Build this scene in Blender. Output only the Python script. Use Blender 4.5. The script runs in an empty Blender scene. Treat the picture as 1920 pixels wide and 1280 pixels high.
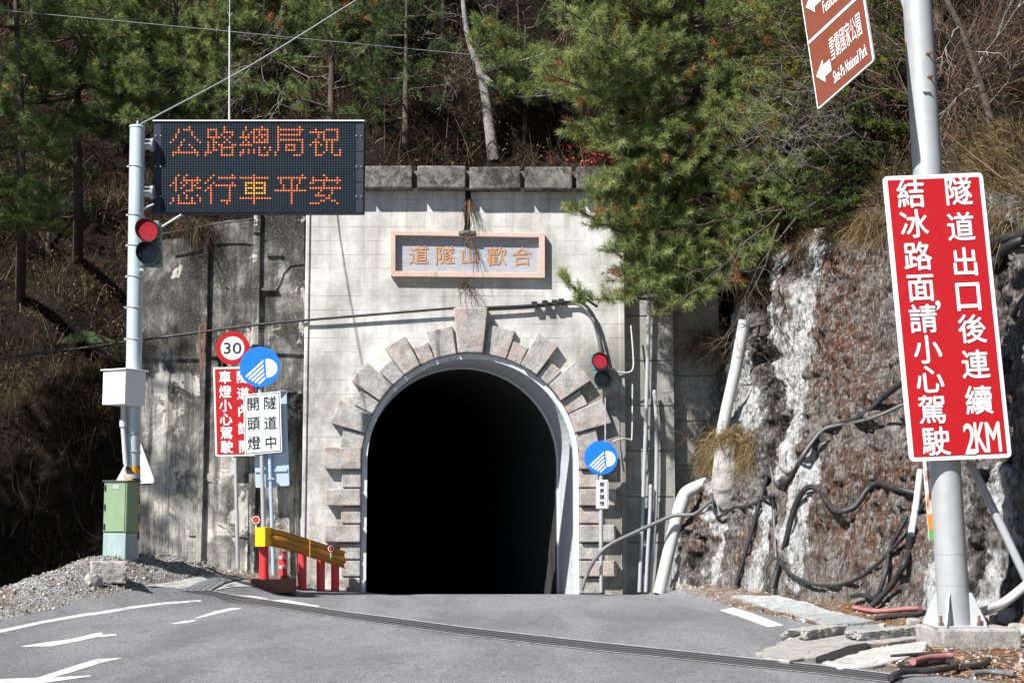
import bpy, bmesh, math, random
import numpy as np
from mathutils import Vector, Matrix, noise
from mathutils.bvhtree import BVHTree

S = bpy.context.scene
COL = S.collection
random.seed(7)
RNG = np.random.default_rng(11)

# ------------------------------------------------------------------ camera
F, CAMZ = 2800.0, 1.67
TH = math.atan(320 / F)
cd = bpy.data.cameras.new('camera')
cd.sensor_width = 36.0
cd.lens = F / 1920 * 36
cd.clip_end = 500
cam = bpy.data.objects.new('camera', cd)
COL.objects.link(cam)
cam.location = (0, 0, CAMZ)
cam.rotation_euler = (math.pi / 2 + TH, 0, 0)
S.camera = cam

# ------------------------------------------------------------------ light
SUN = Vector((0.965, 1.0, -1.42)).normalized()      # the way the light travels
elev = math.asin(-SUN.z)
azim = math.atan2(-SUN.x, -SUN.y)
w = bpy.data.worlds.new('World')
S.world = w
w.use_nodes = True
nt = w.node_tree
sky = nt.nodes.new('ShaderNodeTexSky')
sky.sky_type = 'NISHITA'
sky.sun_disc = False
sky.sun_elevation = elev
sky.sun_rotation = azim
sky.altitude = 2500
bg = nt.nodes['Background']
nt.links.new(sky.outputs[0], bg.inputs[0])
bg.inputs[1].default_value = 0.06
sl = bpy.data.lights.new('sun', 'SUN')
sl.energy = 4.8
sl.angle = math.radians(0.5)
sl.color = (1.0, 0.97, 0.925)
so = bpy.data.objects.new('sun', sl)
COL.objects.link(so)
so.rotation_euler = SUN.to_track_quat('-Z', 'Y').to_euler()
so.location = (-20, -20, 30)
S.view_settings.view_transform = 'Standard'
S.view_settings.look = 'None'
S.view_settings.gamma = 1
S.view_settings.exposure = 1.0
S.render.engine = 'CYCLES'
S.cycles.max_bounces = 6
S.cycles.use_denoising = True
S.cycles.denoiser = 'OPENIMAGEDENOISE'
S.cycles.denoising_input_passes = 'RGB_ALBEDO_NORMAL'
S.cycles.denoising_prefilter = 'NONE'

# ------------------------------------------------------------------ measuring
def ray(px, py):
    a, b = (px - 960) / F, (640 - py) / F
    s, c = math.sin(TH), math.cos(TH)
    return Vector((a, c - b * s, s + b * c))

def P(px, py, Y):
    d = ray(px, py)
    return Vector((0, 0, CAMZ)) + d * (Y / d.y)

def sst(t):
    t = min(1.0, max(0.0, t))
    return t * t * (3 - 2 * t)

FOOT = [(-60, -12.5), (12, -7.7), (18, -6.75), (22.5, -6.6), (24, -6.35), (25.6, -6.0), (26.5, -5.75), (28, -5.1), (29.5, -4.6), (30.4, -4.1), (31, -3.6), (120, -3.5)]
def foot(y):
    for (a, xa), (b, xb) in zip(FOOT, FOOT[1:]):
        if y <= b: return xa + (xb - xa) * (y - a) / (b - a)
    return -3.5
# crest line of the gravel mound: x, y, height
RIDGE = [(-9.5, 2, 0.20), (-8.3, 12, 0.28), (-7.8, 18, 0.34), (-7.7, 22.5, 0.42), (-7.4, 24, 0.62), (-7.15, 25.6, 0.86), (-6.95, 26.6, 0.95), (-6.3, 28, 0.84), (-5.9, 29.5, 0.66), (-5.4, 30.4, 0.56), (-4.4, 31.2, 0.34), (-4.2, 34, 0.3)]

def gz(x, y):
    """height of the ground"""
    base = 0.22 * sst((-2.5 - x) / 5) * sst((y - 2) / 10)
    top = 0.0
    if x < -2.5 and y > 0:
        for (xa, ya, za), (xb, yb, zb) in zip(RIDGE, RIDGE[1:]):
            dx, dy = xb - xa, yb - ya
            t = min(1, max(0, ((x - xa) * dx + (y - ya) * dy) / (dx * dx + dy * dy)))
            d = math.hypot(x - xa - t * dx, y - ya - t * dy)
            w_ = 1.9 if (x - xa) * dy - (y - ya) * dx > 0 else 1.8
            h = (za + (zb - za) * t) - 0.2
            k = min(1, max(0, 1 - d / w_))
            top = max(top, h * (0.45 * k + 0.55 * sst(k)))
    z = base + top
    if x < -9:
        z -= 0.12 * (-9 - x) * sst((y - 10) / 10)
    # debris apron below the rock face on the right
    xr = 3.9 + (29.5 - y) * 0.335
    z += 0.42 * sst((x - xr + 0.75) / 1.0) * sst((y - 15.5) / 2.5) * sst((31.2 - y) / 1.2)
    return z

def G(px, py, dz=0.0):
    d = ray(px, py)
    t, lo = 8.0, None
    while t < 80:
        p = Vector((0, 0, CAMZ)) + d * t
        if p.z < gz(p.x, p.y) + dz:
            a, b = t - 0.1, t
            for _ in range(18):
                m = (a + b) / 2
                p = Vector((0, 0, CAMZ)) + d * m
                if p.z < gz(p.x, p.y) + dz: b = m
                else: a = m
            return p
        t += 0.1
    return Vector((0, 0, CAMZ)) + d * 40

# ------------------------------------------------------------------ materials
def sr(r, g, b):
    f = lambda c: (c / 255 / 12.92) if c <= 10.3 else ((c / 255 + 0.055) / 1.055) ** 2.4
    return (f(r), f(g), f(b), 1)

class Mat:
    def __init__(s, name, rough=0.8, spec=0.3, metal=0.0):
        s.m = bpy.data.materials.new(name)
        s.m.use_nodes = True
        s.t = s.m.node_tree
        s.b = s.t.nodes['Principled BSDF']
        s.b.inputs['Roughness'].default_value = rough
        s.b.inputs['Specular IOR Level'].default_value = spec
        s.b.inputs['Metallic'].default_value = metal
        s._co = None
    def n(s, typ, **kw):
        nd = s.t.nodes.new(typ)
        for k, v in kw.items():
            if hasattr(nd, k): setattr(nd, k, v)
        return nd
    def l(s, a, b): s.t.links.new(a, b)
    def co(s, scale=(1, 1, 1), rot=(0, 0, 0)):
        if s._co is None:
            s._co = s.n('ShaderNodeNewGeometry').outputs['Position']
        mp = s.n('ShaderNodeMapping')
        mp.inputs['Scale'].default_value = scale
        mp.inputs['Rotation'].default_value = rot
        s.l(s._co, mp.inputs[0])
        return mp.outputs[0]
    def noise(s, scale, detail=5, rough=0.6, stretch=(1, 1, 1), dist=0.0, rot=(0, 0, 0)):
        nd = s.n('ShaderNodeTexNoise')
        nd.inputs['Scale'].default_value = scale
        nd.inputs['Detail'].default_value = detail
        nd.inputs['Roughness'].default_value = rough
        nd.inputs['Distortion'].default_value = dist
        s.l(s.co(stretch, rot), nd.inputs['Vector'])
        return nd.outputs[0]
    def voro(s, scale, stretch=(1, 1, 1), feature='F1', out='Distance', rnd=1.0):
        nd = s.n('ShaderNodeTexVoronoi', feature=feature)
        nd.inputs['Scale'].default_value = scale
        nd.inputs['Randomness'].default_value = rnd
        s.l(s.co(stretch), nd.inputs['Vector'])
        return nd.outputs[out]
    def ramp(s, fac, stops, interp='LINEAR'):
        nd = s.n('ShaderNodeValToRGB')
        cr = nd.color_ramp
        cr.interpolation = interp
        while len(cr.elements) < len(stops): cr.elements.new(0.5)
        for e, (p, c) in zip(cr.elements, stops):
            e.position = p
            e.color = c if not isinstance(c, (int, float)) else (c, c, c, 1)
        s.l(fac, nd.inputs[0])
        return nd.outputs[0]
    def mix(s, fac, a, b, mode='MIX'):
        nd = s.n('ShaderNodeMix', data_type='RGBA', blend_type=mode)
        for sock, v in ((nd.inputs[0], fac), (nd.inputs[6], a), (nd.inputs[7], b)):
            if isinstance(v, (int, float, tuple)): sock.default_value = v
            else: s.l(v, sock)
        return nd.outputs[2]
    def math(s, op, a, b=0.0):
        nd = s.n('ShaderNodeMath', operation=op)
        for sock, v in ((nd.inputs[0], a), (nd.inputs[1], b)):
            if isinstance(v, (int, float)): sock.default_value = v
            else: s.l(v, sock)
        return nd.outputs[0]
    def sep(s, i):
        s.co()
        nd = s.n('ShaderNodeSeparateXYZ')
        s.l(s._co, nd.inputs[0])
        return nd.outputs[i]
    def attr(s, name):
        nd = s.n('ShaderNodeAttribute', attribute_name=name)
        return nd.outputs['Fac']
    def color(s, c):
        if isinstance(c, tuple): s.b.inputs['Base Color'].default_value = c
        else: s.l(c, s.b.inputs['Base Color'])
        return s
    def bump(s, h, strength=0.4, dist=0.02, prev=None):
        nd = s.n('ShaderNodeBump')
        nd.inputs['Strength'].default_value = strength
        nd.inputs['Distance'].default_value = dist
        s.l(h, nd.inputs['Height'])
        if prev is not None: s.l(prev, nd.inputs['Normal'])
        s.l(nd.outputs[0], s.b.inputs['Normal'])
        return nd.outputs[0]
    def emit(s, c, st):
        s.b.inputs['Emission Color'].default_value = c
        s.b.inputs['Emission Strength'].default_value = st
        return s

M = {}

def worn_paint(name, c, rough=0.45, dirt=0.25, metal=0.0, spec=0.5, dirtc=None):
    m = Mat(name, rough, spec, metal)
    d = dirtc or (c[0] * 0.45 + 0.02, c[1] * 0.45 + 0.02, c[2] * 0.42 + 0.015, 1)
    f = m.ramp(m.noise(3.0, 8, 0.7, (1, 1, 0.35)), [(0.5, 0), (0.75, 1)])
    f = m.math('MULTIPLY', f, dirt)
    f2 = m.math('MULTIPLY', m.ramp(m.noise(22, 4, 0.6), [(0.62, 0), (0.72, 1)]), dirt * 0.6)
    m.color(m.mix(m.math('MAXIMUM', f, f2), c, d))
    m.bump(m.noise(9, 4), 0.08, 0.01)
    r = m.ramp(m.noise(6, 3), [(0.3, max(0.05, rough - 0.12)), (0.7, min(1, rough + 0.15))])
    m.l(r, m.b.inputs['Roughness'])
    M[name] = m.m
    return m.m

def concrete_main():
    m = Mat('pale board-marked concrete', 0.9, 0.2)
    base = m.ramp(m.noise(0.9, 8, 0.62), [(0.34, (0.33, 0.325, 0.305, 1)), (0.5, (0.50, 0.495, 0.47, 1)), (0.64, (0.63, 0.63, 0.615, 1))])
    streak = m.ramp(m.noise(1.6, 7, 0.7, (1.6, 1, 0.22)), [(0.48, 0), (0.7, 1)])
    base = m.mix(m.math('MULTIPLY', streak, 0.5), base, (0.31, 0.28, 0.235, 1))
    # grime near the ground and the sides, blotchy
    z = m.sep(2)
    low = m.ramp(m.math('DIVIDE', z, 9.0), [(0.1, 1), (0.45, 0.85), (0.6, 0.4), (0.8, 0.15)])
    gr = m.ramp(m.noise(1.3, 10, 0.78, (1, 1, 0.7)), [(0.47, 0), (0.62, 1)])
    base = m.mix(m.math('MULTIPLY', m.math('MULTIPLY', low, gr), 0.9), base, (0.16, 0.15, 0.13, 1))
    x = m.sep(0)
    rs = m.ramp(m.math('DIVIDE', m.math('ADD', x, 0.0), 3.0), [(0.28, 0), (0.55, 1)])
    rg = m.ramp(m.noise(2.2, 9, 0.75, (1, 1, 0.5)), [(0.34, 0), (0.5, 1)])
    zz = m.ramp(m.math('DIVIDE', z, 9.0), [(0.52, 1), (0.64, 0.1)])
    base = m.mix(m.math('MULTIPLY', m.math('MULTIPLY', rs, rg), m.math('MULTIPLY', zz, 0.85)), base, (0.15, 0.14, 0.12, 1))
    # board lines
    wob = m.math('MULTIPLY', m.noise(0.6, 3), 0.06)
    t = m.math('FRACT', m.math('DIVIDE', m.math('ADD', z, wob), 0.295))
    ln = m.ramp(t, [(0.0, 1), (0.035, 0), (0.965, 0), (1.0, 1)])
    lw = m.math('MULTIPLY', ln, m.ramp(m.noise(1.5, 4, 0.6, (1, 1, 3)), [(0.38, 0), (0.6, 1)]))
    base = m.mix(m.math('MULTIPLY', lw, 0.8), base, (0.17, 0.16, 0.14, 1))
    drips = m.ramp(m.noise(1.5, 10, 0.72, (2.4, 1, 0.13), 0.4), [(0.50, 0), (0.66, 1)])
    dz_ = m.ramp(m.math('DIVIDE', z, 9.0), [(0.35, 0.35), (0.6, 0.25), (0.93, 0.8)])
    base = m.mix(m.math('MULTIPLY', m.math('MULTIPLY', drips, dz_), 0.55), base, (0.17, 0.163, 0.15, 1))
    # fine pits and lighter lime
    base = m.mix(m.math('MULTIPLY', m.ramp(m.noise(30, 4, 0.7), [(0.62, 0), (0.72, 1)]), 0.35), base, (0.2, 0.19, 0.17, 1))
    base = m.mix(m.math('MULTIPLY', m.ramp(m.noise(2.5, 8, 0.7, (1, 1, 0.5)), [(0.58, 0), (0.7, 1)]), 0.55), base, (0.66, 0.655, 0.645, 1))
    m.color(base)
    h = m.math('SUBTRACT', m.noise(14, 8, 0.7), m.math('MULTIPLY', lw, 0.8))
    m.bump(h, 0.35, 0.02)
    M['concrete'] = m.m

def concrete_grimy():
    m = Mat('grimy weathered concrete', 0.92, 0.15)
    zg2 = m.math('SUBTRACT', 0.095, m.math('MULTIPLY', m.math('DIVIDE', m.sep(2), 8.0), 0.16))
    n1 = m.math('ADD', m.noise(0.9, 12, 0.76, (1, 1, 0.7), 0.25), zg2)
    base = m.ramp(n1, [(0.36, (0.022, 0.021, 0.019, 1)), (0.455, (0.070, 0.067, 0.060, 1)), (0.52, (0.16, 0.155, 0.142, 1)), (0.59, (0.33, 0.32, 0.295, 1)), (0.70, (0.47, 0.455, 0.42, 1))])
    pale = m.ramp(m.math('ADD', m.noise(1.3, 10, 0.7, (1, 1, 0.8), 0.3), m.math('MULTIPLY', zg2, 0.5)), [(0.56, 0), (0.575, 1)])
    base = m.mix(m.math('MULTIPLY', pale, 0.9), base, m.ramp(m.noise(7, 6), [(0.3, (0.42, 0.40, 0.35, 1)), (0.7, (0.62, 0.60, 0.55, 1))]))
    drip = m.ramp(m.noise(2.2, 9, 0.78, (2.2, 1, 0.14)), [(0.47, 0), (0.58, 1)])
    base = m.mix(m.math('MULTIPLY', drip, 0.75), base, (0.035, 0.034, 0.031, 1))
    z = m.sep(2)
    t = m.math('FRACT', m.math('DIVIDE', z, 0.42))
    ln = m.ramp(t, [(0.0, 1), (0.03, 0), (0.97, 0), (1.0, 1)])
    ln = m.math('MULTIPLY', ln, m.ramp(m.noise(1.1, 4, 0.6, (1, 1, 2)), [(0.42, 0), (0.55, 1)]))
    base = m.mix(m.math('MULTIPLY', ln, 0.6), base, (0.08, 0.075, 0.07, 1))
    base = m.mix(m.math('MULTIPLY', m.ramp(m.noise(26, 5, 0.75), [(0.55, 0), (0.7, 1)]), 0.5), base, (0.45, 0.43, 0.39, 1))
    m.color(base)
    h = m.math('ADD', m.noise(10, 9, 0.72), m.math('MULTIPLY', pale, -0.9))
    m.bump(h, 0.5, 0.03)
    M['grimy'] = m.m

def concrete_plain(name, lo, hi, scale=6, grime=0.5, bump=0.6, pink=0.0, dark=(0.05, 0.048, 0.043, 1), g0=0.5):
    m = Mat(name, 0.92, 0.15)
    base = m.ramp(m.noise(scale, 9, 0.7), [(0.3, lo), (0.7, hi)])
    if pink:
        base = m.mix(m.math('MULTIPLY', m.ramp(m.noise(1.9, 7, 0.65), [(0.47, 0), (0.6, 1)]), pink), base, (0.47, 0.27, 0.20, 1))
    g = m.ramp(m.noise(2.3, 10, 0.8), [(g0, 0), (g0 + 0.13, 1)])
    base = m.mix(m.math('MULTIPLY', g, grime), base, dark)
    base = m.mix(m.math('MULTIPLY', m.ramp(m.noise(40, 3, 0.7), [(0.6, 0), (0.7, 1)]), 0.5), base, dark)
    m.color(base)
    m.bump(m.noise(18, 8, 0.75), bump, 0.03)
    M[name] = m.m

def asphalt():
    m = Mat('worn grey asphalt', 0.88, 0.25)
    base = m.ramp(m.noise(0.5, 8, 0.6), [(0.3, (0.165, 0.165, 0.175, 1)), (0.7, (0.215, 0.215, 0.225, 1))])
    sp = m.voro(62, (1, 1, 1), 'F1', 'Color')
    bw = m.n('ShaderNodeRGBToBW'); m.l(sp, bw.inputs[0])
    base = m.mix(0.55, base, m.ramp(bw.outputs[0], [(0.15, (0.05, 0.05, 0.053, 1)), (0.5, (0.19, 0.19, 0.198, 1)), (0.9, (0.44, 0.44, 0.45, 1))]))
    tr = m.ramp(m.noise(0.5, 7, 0.65, (1.3, 0.3, 1), 0.6, (0, 0, -0.55)), [(0.42, 0), (0.62, 1)])
    base = m.mix(m.math('MULTIPLY', tr, 0.5), base, (0.085, 0.085, 0.09, 1))
    pt = m.ramp(m.noise(2.6, 9, 0.75), [(0.56, 0), (0.64, 1)])
    base = m.mix(m.math('MULTIPLY', pt, 0.45), base, (0.07, 0.07, 0.073, 1))
    crk = m.voro(0.55, (1, 1, 1), 'DISTANCE_TO_EDGE')
    ck = m.ramp(m.math('ADD', crk, m.math('MULTIPLY', m.noise(5, 5), 0.03)), [(0.016, 1), (0.028, 0)])
    ck = m.math('MULTIPLY', ck, m.ramp(m.noise(0.4, 2), [(0.53, 0), (0.6, 1)]))
    base = m.mix(m.math('MULTIPLY', ck, 0.5), base, (0.04, 0.04, 0.04, 1))
    dust = m.ramp(m.noise(1.2, 8, 0.7), [(0.6, 0), (0.75, 1)])
    base = m.mix(m.math('MULTIPLY', dust, 0.3), base, (0.28, 0.275, 0.265, 1))
    m.color(base)
    h = m.math('ADD', m.voro(62), m.noise(40, 4))
    m.bump(h, 0.7, 0.012)
    M['asphalt'] = m.m

def ground_mat():
    m = Mat('gravel and needle litter ground', 0.95, 0.1)
    v = m.voro(34, (1, 1, 1), 'F1', 'Color')
    bw = m.n('ShaderNodeRGBToBW'); m.l(v, bw.inputs[0])
    grav = m.ramp(bw.outputs[0], [(0.1, (0.10, 0.10, 0.098, 1)), (0.5, (0.24, 0.235, 0.225, 1)), (0.9, (0.45, 0.44, 0.42, 1))])
    soil = m.ramp(m.noise(9, 8, 0.75), [(0.3, (0.045, 0.03, 0.018, 1)), (0.55, (0.16, 0.085, 0.042, 1)), (0.75, (0.30, 0.19, 0.11, 1))])
    soilf = m.ramp(m.noise(1.1, 8, 0.7), [(0.5, 0), (0.62, 1)])
    x = m.sep(0)
    right = m.ramp(m.math('DIVIDE', x, 10), [(0.30, 0), (0.46, 1)])
    f = m.math('MAXIMUM', m.math('MULTIPLY', soilf, 0.75), m.math('MULTIPLY', right, m.ramp(m.noise(1.7, 8, 0.7), [(0.3, 0.45), (0.55, 1)])))
    base = m.mix(f, grav, soil)
    m.color(base)
    m.bump(m.math('ADD', m.voro(34), m.noise(14, 6)), 0.8, 0.04)
    M['ground'] = m.m

def rock_mat():
    m = Mat('lime streaked rock face', 0.9, 0.25)
    st = (1, 1, 0.45)
    n1 = m.noise(4.2, 12, 0.8, st, 0.4)
    base = m.ramp(n1, [(0.36, (0.038, 0.032, 0.028, 1)), (0.46, (0.122, 0.102, 0.091, 1)), (0.54, (0.215, 0.19, 0.175, 1)), (0.66, (0.40, 0.375, 0.355, 1))])
    v = m.voro(4.2, (1, 1, 0.72), 'F1', 'Color')
    bw = m.n('ShaderNodeRGBToBW'); m.l(v, bw.inputs[0])
    base = m.mix(0.35, base, m.ramp(bw.outputs[0], [(0.2, (0.06, 0.052, 0.047, 1)), (0.5, (0.21, 0.19, 0.178, 1)), (0.85, (0.46, 0.44, 0.425, 1))]))
    big = m.ramp(m.noise(0.9, 6, 0.65, (1, 1, 0.5)), [(0.4, 0), (0.6, 1)])
    base = m.mix(m.math('MULTIPLY', big, 0.35), base, (0.075, 0.062, 0.054, 1))
    rust = m.attr('rust')
    rn = m.ramp(m.noise(5, 10, 0.75, (1.4, 1.4, 0.4)), [(0.45, 0), (0.54, 1)])
    base = m.mix(m.math('MULTIPLY', m.math('MULTIPLY', rust, 0.95), rn), base, m.ramp(m.noise(14, 6), [(0.35, (0.050, 0.019, 0.008, 1)), (0.65, (0.20, 0.075, 0.028, 1))]))
    fl = m.ramp(m.noise(15, 7, 0.72, (1.5, 1.5, 0.4)), [(0.53, 0), (0.59, 1)])
    base = m.mix(m.math('MULTIPLY', fl, 0.6), base, (0.50, 0.48, 0.46, 1))
    lime = m.attr('lime')
    lnz = m.noise(5.0, 10, 0.75, (2.2, 2.2, 0.13))
    lf = m.ramp(m.math('ADD', m.math('MULTIPLY', lime, 0.40), m.math('MULTIPLY', lnz, 1.0)), [(0.63, 0), (0.74, 1)])
    base = m.mix(lf, base, m.ramp(m.noise(6, 8, 0.7, (1.5, 1.5, 0.3)), [(0.36, (0.28, 0.28, 0.275, 1)), (0.5, (0.56, 0.56, 0.56, 1)), (0.68, (0.72, 0.72, 0.72, 1))]))
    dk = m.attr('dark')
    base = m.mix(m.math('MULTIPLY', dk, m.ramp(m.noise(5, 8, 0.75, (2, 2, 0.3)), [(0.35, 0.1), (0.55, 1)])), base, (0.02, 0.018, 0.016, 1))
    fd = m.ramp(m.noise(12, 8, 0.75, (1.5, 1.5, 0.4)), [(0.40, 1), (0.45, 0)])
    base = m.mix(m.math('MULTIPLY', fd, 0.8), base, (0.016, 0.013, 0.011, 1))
    m.color(base)
    h = m.math('ADD', m.math('MULTIPLY', m.noise(7, 10, 0.72, (1.3, 1.3, 0.5)), 1.5), m.math('MULTIPLY', m.voro(9.5, (1, 1, 0.65)), -0.8))
    b = m.bump(h, 0.9, 0.16)
    m.bump(m.noise(26, 6, 0.7, (1.4, 1.4, 0.6)), 0.6, 0.03, b)
    M['rock'] = m.m

def tint_mat(name, stops, rough=0.7, spec=0.25, trans=0.0):
    m = Mat(name, rough, spec)
    c = m.ramp(m.attr('tint'), stops)
    m.color(c)
    if trans:
        tr = m.n('ShaderNodeBsdfTranslucent')
        m.l(c, tr.inputs[0])
        mx = m.n('ShaderNodeMixShader')
        mx.inputs[0].default_value = trans
        m.l(m.b.outputs[0], mx.inputs[1])
        m.l(tr.outputs[0], mx.inputs[2])
        m.l(mx.outputs[0], m.t.nodes['Material Output'].inputs[0])
    M[name] = m.m

concrete_main(); concrete_grimy(); asphalt(); ground_mat(); rock_mat()
concrete_plain('coping', (0.075, 0.072, 0.064, 1), (0.30, 0.285, 0.255, 1), 6, 0.9, 1.0, 0.0, (0.03, 0.029, 0.026, 1), 0.46)
concrete_plain('voussoir', (0.30, 0.29, 0.272, 1), (0.52, 0.505, 0.48, 1), 7, 0.5, 1.0, 0.34, (0.10, 0.096, 0.09, 1), 0.46)
concrete_plain('side_concrete', (0.20, 0.195, 0.18, 1), (0.36, 0.35, 0.325, 1), 4, 0.35, 0.4)
concrete_plain('slab', (0.36, 0.35, 0.33, 1), (0.56, 0.55, 0.52, 1), 5, 0.3, 0.6)
concrete_plain('drain_slab', (0.22, 0.235, 0.24, 1), (0.36, 0.375, 0.375, 1), 5, 0.3, 0.4)
concrete_plain('plinth', (0.26, 0.25, 0.235, 1), (0.48, 0.46, 0.43, 1), 7, 0.35, 0.9)
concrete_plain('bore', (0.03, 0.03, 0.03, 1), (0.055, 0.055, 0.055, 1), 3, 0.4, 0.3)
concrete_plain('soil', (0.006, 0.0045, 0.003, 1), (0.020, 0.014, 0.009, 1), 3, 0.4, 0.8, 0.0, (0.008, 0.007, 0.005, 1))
concrete_plain('terracotta', (0.26, 0.12, 0.09, 1), (0.40, 0.22, 0.17, 1), 6, 0.45, 0.5)
concrete_plain('bark', (0.05, 0.04, 0.032, 1), (0.16, 0.13, 0.105, 1), 9, 0.6, 1.0, 0.0, (0.02, 0.016, 0.013, 1))
concrete_plain('pale_bark', (0.16, 0.145, 0.13, 1), (0.40, 0.38, 0.35, 1), 8, 0.5, 1.0, 0.0, (0.04, 0.035, 0.03, 1))
concrete_plain('twig', (0.13, 0.115, 0.10, 1), (0.34, 0.31, 0.28, 1), 9, 0.3, 0.5)
concrete_plain('brown_twig', (0.07, 0.045, 0.032, 1), (0.20, 0.13, 0.10, 1), 9, 0.3, 0.5)
worn_paint('lining', (0.50, 0.525, 0.55, 1), 0.6, 0.3)
worn_paint('pink_frame', (0.52, 0.385, 0.33, 1), 0.85, 0.5, 0, 0.2)
worn_paint('gold', (0.44, 0.235, 0.115, 1), 0.75, 0.45, 0, 0.2, (0.36, 0.33, 0.31, 1))
worn_paint('black', (0.012, 0.012, 0.013, 1), 0.5, 0.2)
worn_paint('white_line', (0.58, 0.58, 0.56, 1), 0.75, 0.95, 0, 0.2, (0.17, 0.17, 0.175, 1))
worn_paint('sign_white', (0.76, 0.77, 0.78, 1), 0.4, 0.12)
worn_paint('sign_red', (0.40, 0.004, 0.007, 1), 0.35, 0.12)
worn_paint('sign_blue', (0.004, 0.16, 0.72, 1), 0.35, 0.12)
worn_paint('sign_brown', (0.20, 0.055, 0.03, 1), 0.4, 0.2)
worn_paint('sign_black', (0.01, 0.01, 0.011, 1), 0.45, 0.05)
worn_paint('galv', (0.40, 0.415, 0.425, 1), 0.5, 0.6, 0.25, 0.5, (0.30, 0.29, 0.28, 1))
worn_paint('pale_pole', (0.44, 0.52, 0.56, 1), 0.4, 0.25, 0.1)
worn_paint('blue_back', (0.42, 0.53, 0.66, 1), 0.4, 0.2, 0.2)
worn_paint('box_white', (0.74, 0.75, 0.75, 1), 0.4, 0.1)
worn_paint('cabinet_green', (0.20, 0.29, 0.17, 1), 0.5, 0.4, 0, 0.4, (0.33, 0.40, 0.30, 1))
worn_paint('cabinet_base', (0.27, 0.36, 0.35, 1), 0.5, 0.6, 0, 0.4, (0.48, 0.53, 0.53, 1))
worn_paint('board_case', (0.026, 0.033, 0.050, 1), 0.6, 0.15, 0, 0.2)
worn_paint('board_face', (0.008, 0.014, 0.022, 1), 0.7, 0.15, 0, 0.12)
worn_paint('board_dot', (0.020, 0.034, 0.048, 1), 0.6, 0.1, 0, 0.2)
worn_paint('signal_teal', (0.10, 0.20, 0.20, 1), 0.45, 0.25)
worn_paint('dark_lens', (0.012, 0.016, 0.026, 1), 0.25, 0.1)
worn_paint('yellow', (0.80, 0.46, 0.01, 1), 0.4, 0.15)
worn_paint('ochre', (0.45, 0.21, 0.03, 1), 0.5, 0.4)
worn_paint('post_red', (0.60, 0.035, 0.04, 1), 0.4, 0.25)
worn_paint('steel_dark', (0.06, 0.062, 0.066, 1), 0.55, 0.4)
worn_paint('steel_grate', (0.30, 0.33, 0.34, 1), 0.5, 0.4, 0.2)
worn_paint('pvc', (0.48, 0.49, 0.49, 1), 0.5, 0.5, 0, 0.4, (0.36, 0.34, 0.31, 1))
worn_paint('drain_bar', (0.13, 0.135, 0.14, 1), 0.6, 0.5, 0.1)
worn_paint('pvc_grey', (0.36, 0.37, 0.39, 1), 0.45, 0.25)
worn_paint('hose', (0.022, 0.022, 0.024, 1), 0.5, 0.5, 0, 0.4, (0.12, 0.115, 0.11, 1))
worn_paint('hose_grey', (0.13, 0.13, 0.135, 1), 0.5, 0.4, 0, 0.4, (0.32, 0.31, 0.30, 1))
worn_paint('hose_pink', (0.34, 0.13, 0.13, 1), 0.6, 0.5, 0, 0.3, (0.45, 0.40, 0.38, 1))
worn_paint('orange', (0.80, 0.20, 0.02, 1), 0.6, 0.1)
worn_paint('leaf_green', (0.10, 0.30, 0.07, 1), 0.6, 0.1)
worn_paint('bamboo', (0.45, 0.31, 0.12, 1), 0.6, 0.3)
worn_paint('rust_iron', (0.16, 0.07, 0.045, 1), 0.8, 0.5)

def special_mats():
    m = Mat('veined marble', 0.5, 0.4)
    c = m.ramp(m.noise(9, 8, 0.7, (0.5, 1, 3.0), 0.8, (0, 0.5, 0)), [(0.3, (0.24, 0.255, 0.285, 1)), (0.55, (0.34, 0.36, 0.39, 1)), (0.72, (0.46, 0.475, 0.50, 1))])
    m.color(c); M['marble'] = m.m
    m = Mat('lit amber diode', 0.4)
    m.color((0.5, 0.1, 0.02, 1)); m.emit((1.0, 0.30, 0.11, 1), 0.28); M['led'] = m.m
    m = Mat('lit bright amber diode', 0.4)
    m.color((0.5, 0.2, 0.02, 1)); m.emit((1.0, 0.42, 0.05, 1), 0.55); M['led_bright'] = m.m
    m = Mat('lit red lens', 0.3)
    m.color((0.4, 0.005, 0.01, 1)); m.emit((1.0, 0.01, 0.03, 1), 0.12); M['red_lens'] = m.m
    m = Mat('lit red diode', 0.3)
    m.color((0.6, 0.1, 0.1, 1)); m.emit((1.0, 0.16, 0.2, 1), 0.5); M['red_dot'] = m.m
    m = Mat('hazard stripes', 0.45)
    t = m.math('FRACT', m.math('MULTIPLY', m.math('ADD', m.sep(2), m.math('MULTIPLY', m.sep(0), 1.1)), 3.2))
    f = m.ramp(t, [(0.0, 0), (0.5, 1)], 'CONSTANT')
    m.color(m.mix(f, (0.78, 0.33, 0.01, 1), (0.03, 0.03, 0.033, 1))); M['hazard'] = m.m
    m = Mat('poster picture', 0.6)
    c = m.ramp(m.noise(7, 4, 0.6), [(0.3, (0.12, 0.06, 0.05, 1)), (0.45, (0.55, 0.28, 0.22, 1)), (0.58, (0.75, 0.66, 0.62, 1)), (0.75, (0.35, 0.30, 0.42, 1))])
    m.color(c); M['picture'] = m.m
special_mats()
G0 = [(0.0, (0.010, 0.026, 0.008, 1)), (0.28, (0.045, 0.082, 0.022, 1)), (0.52, (0.14, 0.192, 0.055, 1)), (0.75, (0.255, 0.31, 0.095, 1)), (0.9, (0.40, 0.43, 0.17, 1)), (0.93, (0.28, 0.12, 0.035, 1)), (1.0, (0.40, 0.19, 0.07, 1))]
tint_mat('needles', G0, 0.55, 0.35, 0.22)
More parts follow.
